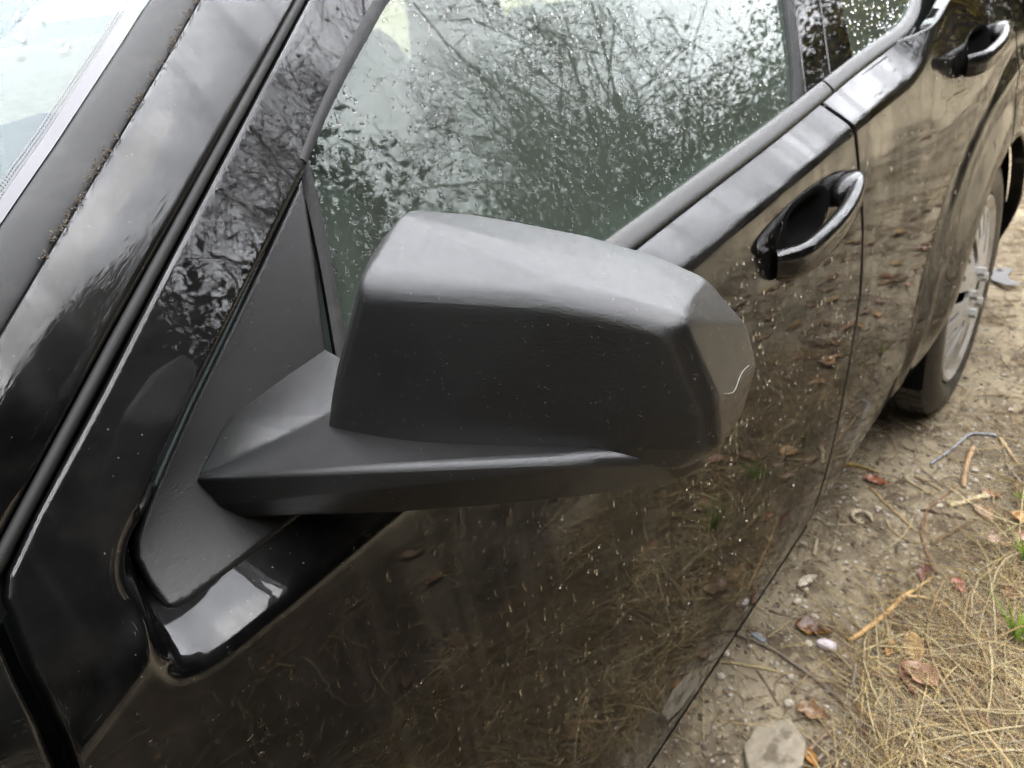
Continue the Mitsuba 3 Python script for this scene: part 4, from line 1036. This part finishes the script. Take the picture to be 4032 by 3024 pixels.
for n_, (x, y) in enumerate([(-0.078, 1.205), (-0.074, 1.260), (-0.068, 1.244), (-0.132, 1.040), (-0.068, 1.288), (-0.024, 1.220), (-0.010, 1.055), (-0.115, 0.985), (0.010, 0.994), (0.055, 1.147), (-0.010, 1.146), (0.02, 1.80), (-0.01, 1.84), (0.06, 1.85), (0.10, 1.85), (0.095, 1.69), (0.065, 1.515), (-0.05, 1.44), (-0.02, 1.62), (-0.10, 1.60), (0.13, 1.87), (0.14, 1.83), (0.05, 1.95), (-0.03, 2.0), (-0.10, 1.92), (0.15, 2.2), (0.10, 2.4), (0.03, 2.6), (0.16, 1.86), (-0.12, 1.42)]):
    g_ = rng.uniform(0.8, 1.15)
    s_ = rng.uniform(0.0045, 0.0085)
    side = 'close to the sill' if x < -0.04 else 'near the dry grass' if x > 0.06 else 'in the middle of the bare dirt'
    deep = 'the flat stone' if y < 1.1 else 'the splintered reed' if y < 1.35 else 'the curled husk' if y < 1.75 else 'the bent wire' if y < 2.1 else 'the rear tyre'
    rock('pebble', x, y, (s_ * 1.25, s_, s_ * 0.7), 'vcol', f"{'big' if s_ > 0.0065 else 'small'} pale pebble {side}, level with {deep}", 'pebble', color=(0.44 * g_, 0.39 * g_, 0.31 * g_), group=f'pale pebbles {side}, level with {deep}', seed=30 + n_, sub=1)
LOOKS = [((0.26, 0.12, 0.06), 'reddish brown'), ((0.33, 0.20, 0.12), 'tan brown'), ((0.36, 0.21, 0.15), 'pinkish'), ((0.20, 0.11, 0.07), 'dark brown'), ((0.40, 0.22, 0.08), 'orange')]
for n_ in range(48):
    y = rng.uniform(1.15, 4.5); x = rng.uniform(0.17, 0.5) - max(0, y - 2.4) * 0.16 + (y > 2.6) * 0.05
    col, word = LOOKS[n_ % 5]
    ln = rng.uniform(0.035, 0.075); lo = rng.choice([0, 0.45])
    where = 'in the dry grass' if y < 1.75 else 'in the litter opposite the rear wheel' if y < 2.6 else 'on the dirt beyond the rear wheel'
    leaf('litter_leaf', x, y, ln, ln * rng.uniform(0.45, 0.75), rng.uniform(0, 6.28), col, f"{'large' if ln > 0.055 else 'small'} {word} {'lobed' if lo else 'plain edged'} fallen leaf lying {where}", lobes=lo, curl=rng.uniform(0.2, 0.8), droop=rng.uniform(0, 0.5), tilt=rng.uniform(-0.3, 0.3), lift=rng.uniform(0.002, 0.012), group=f'{word} leaves {where}', seed=100 + n_)


def blades(n, xr, yr, dens, ln, rad, lean, cols, kink=0.5):
    x, y = rng.uniform(*xr, n), rng.uniform(*yr, n)
    ok = rng.uniform(0, 1, n) < dens(x, y)
    x, y = x[ok], y[ok]; n = len(x)
    L = rng.uniform(*ln, n); a = rng.normal(-0.55, 0.9, n) + np.pi * (rng.uniform(0, 1, n) < 0.5)
    el = np.abs(rng.normal(0, lean, n))
    d = np.stack([np.cos(a) * np.cos(el), np.sin(a) * np.cos(el), np.sin(el)], 1)
    side = np.stack([-np.sin(a), np.cos(a), 0 * a], 1)
    t = np.linspace(0, 1, 5)
    bend = rng.normal(0, 0.12 * kink, n)
    P = np.stack([x, y, ground_z(x, y) + rng.uniform(0.001, 0.010, n)], 1)[:, None] + (t[None] * L[:, None])[..., None] * d[:, None] + (bend[:, None] * L[:, None] * np.sin(np.pi * t)[None])[..., None] * side[:, None]
    P[..., 2] -= (t[None] ** 2 * L[:, None] * np.sin(el)[:, None] * 0.7)
    R = rng.uniform(*rad, n)[:, None] * np.array([1, 1, 0.95, 0.8, 0.3])[None]
    v, f = tubes(P, R, 3, cap=False)
    ci = np.array(cols)[rng.integers(0, len(cols), n)] * rng.uniform(0.7, 1.15, (n, 1))
    return (v, f), np.repeat(ci, 15, axis=0)


straw_cols = [(0.54, 0.42, 0.21), (0.47, 0.35, 0.16), (0.58, 0.48, 0.27), (0.40, 0.28, 0.14), (0.33, 0.22, 0.13), (0.26, 0.19, 0.12), (0.44, 0.37, 0.25)]
edge_x = lambda y: np.interp(y, [0.6, 0.93, 1.03, 1.10, 1.20, 1.30, 1.45, 1.8, 2.6, 4.0], [0.10, 0.11, 0.09, 0.05, 0.04, 0.09, 0.15, 0.22, 0.24, 0.22])
dens = lambda x, y: np.clip((x - edge_x(y)) / 0.06, 0.0, 1) * np.clip(1.0 - (y - 0.95) * 0.55, 0.16, 1) * (0.45 + 0.9 * meshkit.noise(np.stack([x * 11, y * 11, x * 0], -1), 12)) + 0.02
m_, c_ = blades(19000, (-0.1, 0.75), (0.5, 2.4), dens, (0.04, 0.18), (0.0005, 0.0012), 0.18, straw_cols)
put('dry_grass', m_, 'vcol', color=c_, smooth=True, kind='stuff', label='matted dry straw coloured grass along the right edge', category='grass')
m_, c_ = blades(700, (-0.02, 0.6), (0.75, 2.0), dens, (0.12, 0.28), (0.0009, 0.0017), 0.20, [(0.62, 0.52, 0.31), (0.55, 0.43, 0.23), (0.42, 0.30, 0.16)])
put('straw_stalks', m_, 'vcol', color=c_, smooth=True, kind='stuff', label='long pale straw stalks lying over the matted dry grass', category='straw')
m_, c_ = blades(4200, (0.2, 3.2), (-0.8, 5.0), lambda x, y: np.clip(meshkit.noise(np.stack([x * 2.1, y * 2.1, x * 0], -1), 5) * 1.6 - 0.45, 0, 1) * np.where((x > 1.3) & (x < 3), 0.15, 1), (0.08, 0.26), (0.0009, 0.0018), 0.3, straw_cols)
put('dry_verge', m_, 'vcol', color=c_, smooth=True, kind='stuff', label='thin dry grass scattered over the verge, mirrored in the door', category='grass')
m_, c_ = blades(1500, (-0.5, 0.6), (2.0, 9), lambda x, y: 0.7 + 0 * x, (0.06, 0.2), (0.0009, 0.0016), 0.1, [(0.36, 0.26, 0.14), (0.24, 0.15, 0.09), (0.2, 0.13, 0.09)])
put('pine_needles', m_, 'vcol', color=c_, smooth=True, kind='stuff', label='loose brown needles and stems on the dirt behind the wheel', category='plant litter')
m_, c_ = blades(2400, (-0.2, 0.3), (0.6, 2.2), lambda x, y: 0.5 + 0 * x, (0.015, 0.055), (0.0005, 0.0011), 0.05, [(0.30, 0.23, 0.14), (0.14, 0.10, 0.07), (0.38, 0.30, 0.19)])
put('chaff', m_, 'vcol', color=c_, smooth=True, kind='stuff', label='short bits of chaff scattered on the bare dirt', category='plant litter')
m_, c_ = blades(420, (-0.2, 0.4), (0.6, 4.5), lambda x, y: 0.6 + 0 * x, (0.03, 0.10), (0.0010, 0.0022), 0.06, [(0.20, 0.15, 0.10), (0.13, 0.09, 0.065), (0.30, 0.23, 0.15), (0.24, 0.19, 0.14)], 1.4)
put('twig_bits', m_, 'vcol', color=c_, smooth=True, kind='stuff', label='broken bits of twig strewn over the dirt', category='plant litter')
# grit
ico = trimesh.creation.icosphere(subdivisions=0)
n = 12000
x, y = rng.uniform(-0.25, 0.45, n), 0.55 + 2.6 * rng.uniform(0, 1, n) ** 1.4
s = 0.0010 + 0.0042 * rng.uniform(0, 1, n) ** 3
V = np.array(ico.vertices)[None] * s[:, None, None] * rng.uniform(0.7, 1.3, (n, 12, 1)) * [1.2, 1.0, 0.75] + np.stack([x, y, ground_z(x, y) + s * 0.3], 1)[:, None]
F = (np.array(ico.faces)[None] + 12 * np.arange(n)[:, None, None]).reshape(-1, 3)
gc = np.array([(0.36, 0.32, 0.25), (0.20, 0.165, 0.12), (0.28, 0.24, 0.18), (0.13, 0.105, 0.08), (0.46, 0.43, 0.37)])[rng.integers(0, 5, n)]
put('grit', (V.reshape(-1, 3), F), 'vcol', color=np.repeat(gc, 12, axis=0), smooth=True, kind='stuff', label='fine grit strewn over the bare dirt', category='grit')
# leaf litter out of the near view, mirrored in the doors
n = 1700
x, y = rng.uniform(0.25, 4.5, n), rng.uniform(-1.0, 9.0, n)
ok = meshkit.noise(np.stack([x * 1.3, y * 1.3, x * 0], -1), 9) > np.where((x > 1.3) & (x < 3.2), 0.68, 0.42)
x, y = x[ok], y[ok]; n = len(x)
lv, lf = leaf_mesh(0.06, 0.035, 0.3, 0.4, 0.3, n=6, m=4)
a = rng.uniform(0, 6.28, n); sc = rng.uniform(0.6, 1.5, n)
V = np.stack([(lv[:, 0] * np.cos(a)[:, None] - lv[:, 1] * np.sin(a)[:, None]) * sc[:, None] + x[:, None], (lv[:, 0] * np.sin(a)[:, None] + lv[:, 1] * np.cos(a)[:, None]) * sc[:, None] + y[:, None], lv[:, 2] * sc[:, None] + (ground_z(x, y) + 0.004)[:, None]], -1)
lc = np.array([(0.20, 0.11, 0.065), (0.28, 0.19, 0.12), (0.17, 0.105, 0.07), (0.30, 0.21, 0.10), (0.13, 0.085, 0.06)])[rng.integers(0, 5, n)]
put('leaf_litter', (V.reshape(-1, 3), (lf[None] + len(lv) * np.arange(n)[:, None, None]).reshape(-1, 3)), 'vcol', color=np.repeat(lc, len(lv), axis=0), kind='stuff', label='brown leaf litter over the verge, mirrored in the doors', category='leaf litter')


def tuft(x, y, n, h, label, spread=0.6):
    P = []
    for k in range(n):
        a = rng.uniform(0, 6.28); L = h * rng.uniform(0.5, 1.1); sp = spread * rng.uniform(0.4, 1.3)
        t = np.linspace(0, 1, 7)
        P.append(np.stack([x + np.cos(a) * L * sp * t, y + np.sin(a) * L * sp * t, 0.004 + L * (t - 0.55 * sp * t * t)], 1))
    P = np.array(P); P[..., 2] += ground_z(np.array([x]), np.array([y]))[0]
    w = 0.0021 * np.sin(np.pi * np.clip(np.linspace(0.25, 1.02, 7), 0, 1))
    m_ = tubes(P, np.broadcast_to(w, (n, 7)) + 0.0002, 4, cap=False)
    col = np.repeat(np.array([(0.16, 0.28, 0.05)]) * rng.uniform(0.6, 1.3, (n, 1)) + np.array([[0.10, 0.05, 0.0]]) * rng.uniform(0, 1, (n, 1)), 28, axis=0)
    put('green_tuft', m_, 'vcol', color=col, smooth=True, label=label, category='grass tuft')


tuft(0.305, 1.348, 14, 0.10, 'fresh green grass tuft in the dry grass, nearest of the green tufts')
tuft(0.285, 1.575, 12, 0.11, 'fresh green blades arching over the pale pink leaf')
tuft(0.250, 1.800, 9, 0.07, 'small green sprout at the right edge above the bone like stick')
tuft(0.205, 2.35, 8, 0.06, 'little green sprout in the leaves right of the rear wheel')
# ------------------------------------------------------------------ trees round the place, mirrored in the windows and the paint
def around(az, dist):
    """A spot at this bearing (degrees from the tail direction towards the driver's side) and distance from the door."""
    return np.array([math.sin(math.radians(az)) * dist, 0.4 + math.cos(math.radians(az)) * dist, 0.0])


def bare_tree(az, dist, height, label, seed, leafy=0.5, lean=0.08, group=None, leaf_col=(0.085, 0.09, 0.045)):
    g = np.random.default_rng(seed)
    base = around(az, dist)
    K = 5
    segs = {0: [], 1: [], 2: [], 3: [], 4: []}
    tips = []

    def grow(p, d, L, r, lev):
        t = np.linspace(0, 1, K)[:, None]
        wob = g.normal(0, 1, 3) * 0.12 + np.array([0, 0, 0.10])
        P = p + d * L * t + wob * L * t ** 2 + 0.03 * L * np.sin(t * 7 + g.uniform(0, 6)) * g.normal(0, 1, 3)
        segs[lev].append((P, np.linspace(r, r * (0.62 if lev < 3 else 0.4), K)))
        if lev == 4:
            tips.append(P[2:])
            return
        nb = (8, 6, 5, 3)[lev]
        for k in range(nb):
            u = g.uniform(0.28 if lev == 0 else 0.15, 1.0)
            q = P[0] + (P[-1] - P[0]) * u
            q = np.array([np.interp(u, t[:, 0], P[:, c]) for c in range(3)])
            dd = unit(unit(P[-1] - P[0]) * 0.55 + unit(g.normal(0, 1, 3)) * 0.75 + [0, 0, 0.22])
            grow(q, dd, L * g.uniform(0.34, 0.62), r * (1 - 0.45 * u) * (0.5 if lev == 0 else 0.55), lev + 1)

    tr = thing('bare_tree', label=label, category='tree', **({'group': group} if group else {}))
    for s in range(g.integers(1, 3)):
        d = unit([g.normal(0, lean), g.normal(0, lean), 1]) if s == 0 else unit([g.normal(0, 0.28), g.normal(0, 0.28), 1])
        grow(base + [0, 0, -0.05], d, height * (0.62 if s == 0 else 0.5), height * 0.0085, 0)
    tm = [tubes(np.array([s[0] for s in segs[l]]), np.array([s[1] for s in segs[l]]), (8, 6, 4, 3, 3)[l], cap=False) for l in (0, 1)]
    put('trunk', join(tm), 'bark', tr, smooth=True)
    tm = [tubes(np.array([s[0] for s in segs[l]]), np.maximum(np.array([s[1] for s in segs[l]]), 0.004), 3, cap=False) for l in (2, 3, 4)]
    put('twigs', join(tm), 'bark', tr, smooth=True)
    if leafy:
        c = np.concatenate(tips)
        c = c[g.uniform(0, 1, len(c)) < leafy]
        put('crown', leaf_quads(c + g.normal(0, 0.05, c.shape), 0.024, g), 'vcol', tr, color=np.repeat(np.array(leaf_col) * g.uniform(0.5, 1.5, (len(c), 1)) + np.array([[0.06, 0.02, 0]]) * g.uniform(0, 1, (len(c), 1)) ** 4, 4, axis=0))


def leaf_quads(c, size, g):
    n = len(c)
    a, b = unit(g.normal(0, 1, (n, 3))), unit(g.normal(0, 1, (n, 3)))
    b = unit(np.cross(a, b)); s = size * g.uniform(0.6, 1.4, (n, 1))
    V = np.stack([c - a * s, c + b * s * 0.6, c + a * s, c - b * s * 0.6], 1).reshape(-1, 3)
    k = 4 * np.arange(n)[:, None]
    return V, np.vstack([k + [0, 1, 2], k + [0, 2, 3]])


def bush(name, az, dist, height, width, label, col, seed, n=3500, size=0.09, cat='bush', trunk=True, group=None, floor=0.05):
    g = np.random.default_rng(seed)
    base = around(az, dist)
    cl = g.normal(0, 1, (26, 3)) * [width * 0.27, width * 0.27, height * 0.24] + [0, 0, height * 0.5]
    if cat == 'tree':
        cl[:, 2] = g.uniform(height * 0.12, height, 26); cl[:, :2] *= (1.25 * (1 - cl[:, 2:] / height * 0.75))
    c = cl[g.integers(0, 26, n)] + g.normal(0, 1, (n, 3)) * [width * 0.14, width * 0.14, height * 0.09]
    c[:, 2] = np.abs(c[:, 2]) + floor
    tr = thing(name, label=label, category=cat, **({'group': group} if group else {}))
    tone = g.uniform(0.55, 1.35, 26)[g.integers(0, 26, n)]
    put('crown', leaf_quads(c + base, size, g), 'vcol', tr, color=np.repeat(np.array(col) * (tone * g.uniform(0.6, 1.4, n))[:, None], 4, axis=0))
    limbs = np.array([[base + [0, 0, -0.05], base + q * [0.3, 0.3, 0.5], base + q] for q in cl[:14]])
    put('trunk', tubes(limbs, np.array([0.012, 0.008, 0.003]) * height, 5, cap=False), 'bark', tr, smooth=True)


bare_tree(31.5, 9.5, 8.5, 'tall bare tree mirrored in the middle of the driver window', 11, 0.4)
bare_tree(40, 8.0, 8.0, 'bare tree mirrored in the driver window above the mirror housing', 12, 0.6)
bare_tree(47, 7.5, 6.5, 'leaning bare tree mirrored at the front edge of the driver window', 13, 0.5, lean=0.15)
bare_tree(43.5, 11, 10.5, 'tall spreading bare tree mirrored at the upper front of the driver window', 19, 0.5)
bare_tree(57, 9, 7.0, 'bare tree mirrored as dark streaks in the door frame', 14, 0.05)
bare_tree(35, 12, 9.0, 'thin bare tree mirrored behind the tall bare tree', 17, 0.6)
olive, brown, yellow, dark = (0.065, 0.075, 0.03), (0.09, 0.065, 0.035), (0.17, 0.13, 0.03), (0.025, 0.032, 0.018)
for k, (az, di, h, w, col, nm) in enumerate([(3, 16, 5.2, 4.5, brown, 'brown'), (9, 16, 5.0, 4.5, olive, 'olive'), (14, 15, 5.0, 4.0, brown, 'brown'), (15.5, 12, 4.0, 2.0, yellow, 'yellow'), (19, 14, 5.2, 4.0, olive, 'olive'), (24, 13, 5.2, 4.0, brown, 'brown'), (29.5, 12, 5.0, 4.0, olive, 'olive'), (36, 11, 4.7, 3.8, brown, 'brown'),
                                     (43, 10.5, 4.4, 3.6, olive, 'olive'), (51, 10, 4.2, 3.6, dark, 'dark'), (59, 9.5, 4.2, 3.6, olive, 'olive')]):
    bush('bush', az, di, h, w, f"{nm} bush mirrored in the window, {('first', 'second', 'third', 'fourth', 'fifth', 'sixth', 'seventh', 'eighth', 'ninth', 'tenth', 'last')[k]} from the tail of the car", col, 40 + k, n=11000, size=0.05, group='bushes of the thicket mirrored in the driver window')
for k, (az, di, h) in enumerate([(63, 8, 8.5), (75, 9, 9.0), (86, 8, 9.5), (96, 7.0, 8.0), (107, 7.2, 8.5), (121, 8, 9), (137, 7.5, 8.5), (155, 8.5, 9), (172, 9.5, 8.5)]):
    bush('dark_conifer', az, di, h, 4.2, f"dark conifer mirrored in the paint, {('first', 'second', 'third', 'fourth', 'fifth', 'sixth', 'seventh', 'eighth', 'last')[k]} from the tail of the car", dark, 70 + k, n=16000, size=0.10, cat='tree', group='dark conifers mirrored in the paint')
for k, (az, di, h) in enumerate([(-30, 16, 5), (-125, 16, 5), (-150, 17, 5), (-12, 22, 5)]):
    bush('far_bush', az, di, h, 7.0, f"olive bush on the far side of the car, {('third from the tail', 'second from the front', 'in front of the bonnet', 'right behind the tail')[k]}", olive, 90 + k, n=2500, size=0.16, group='bushes beyond the far side of the car')
bush('yellow_bush', -1.5, 8.5, 1.3, 1.6, 'yellow leaved bush behind the tail of the car', (0.34, 0.25, 0.03), 110, n=1800, size=0.05)
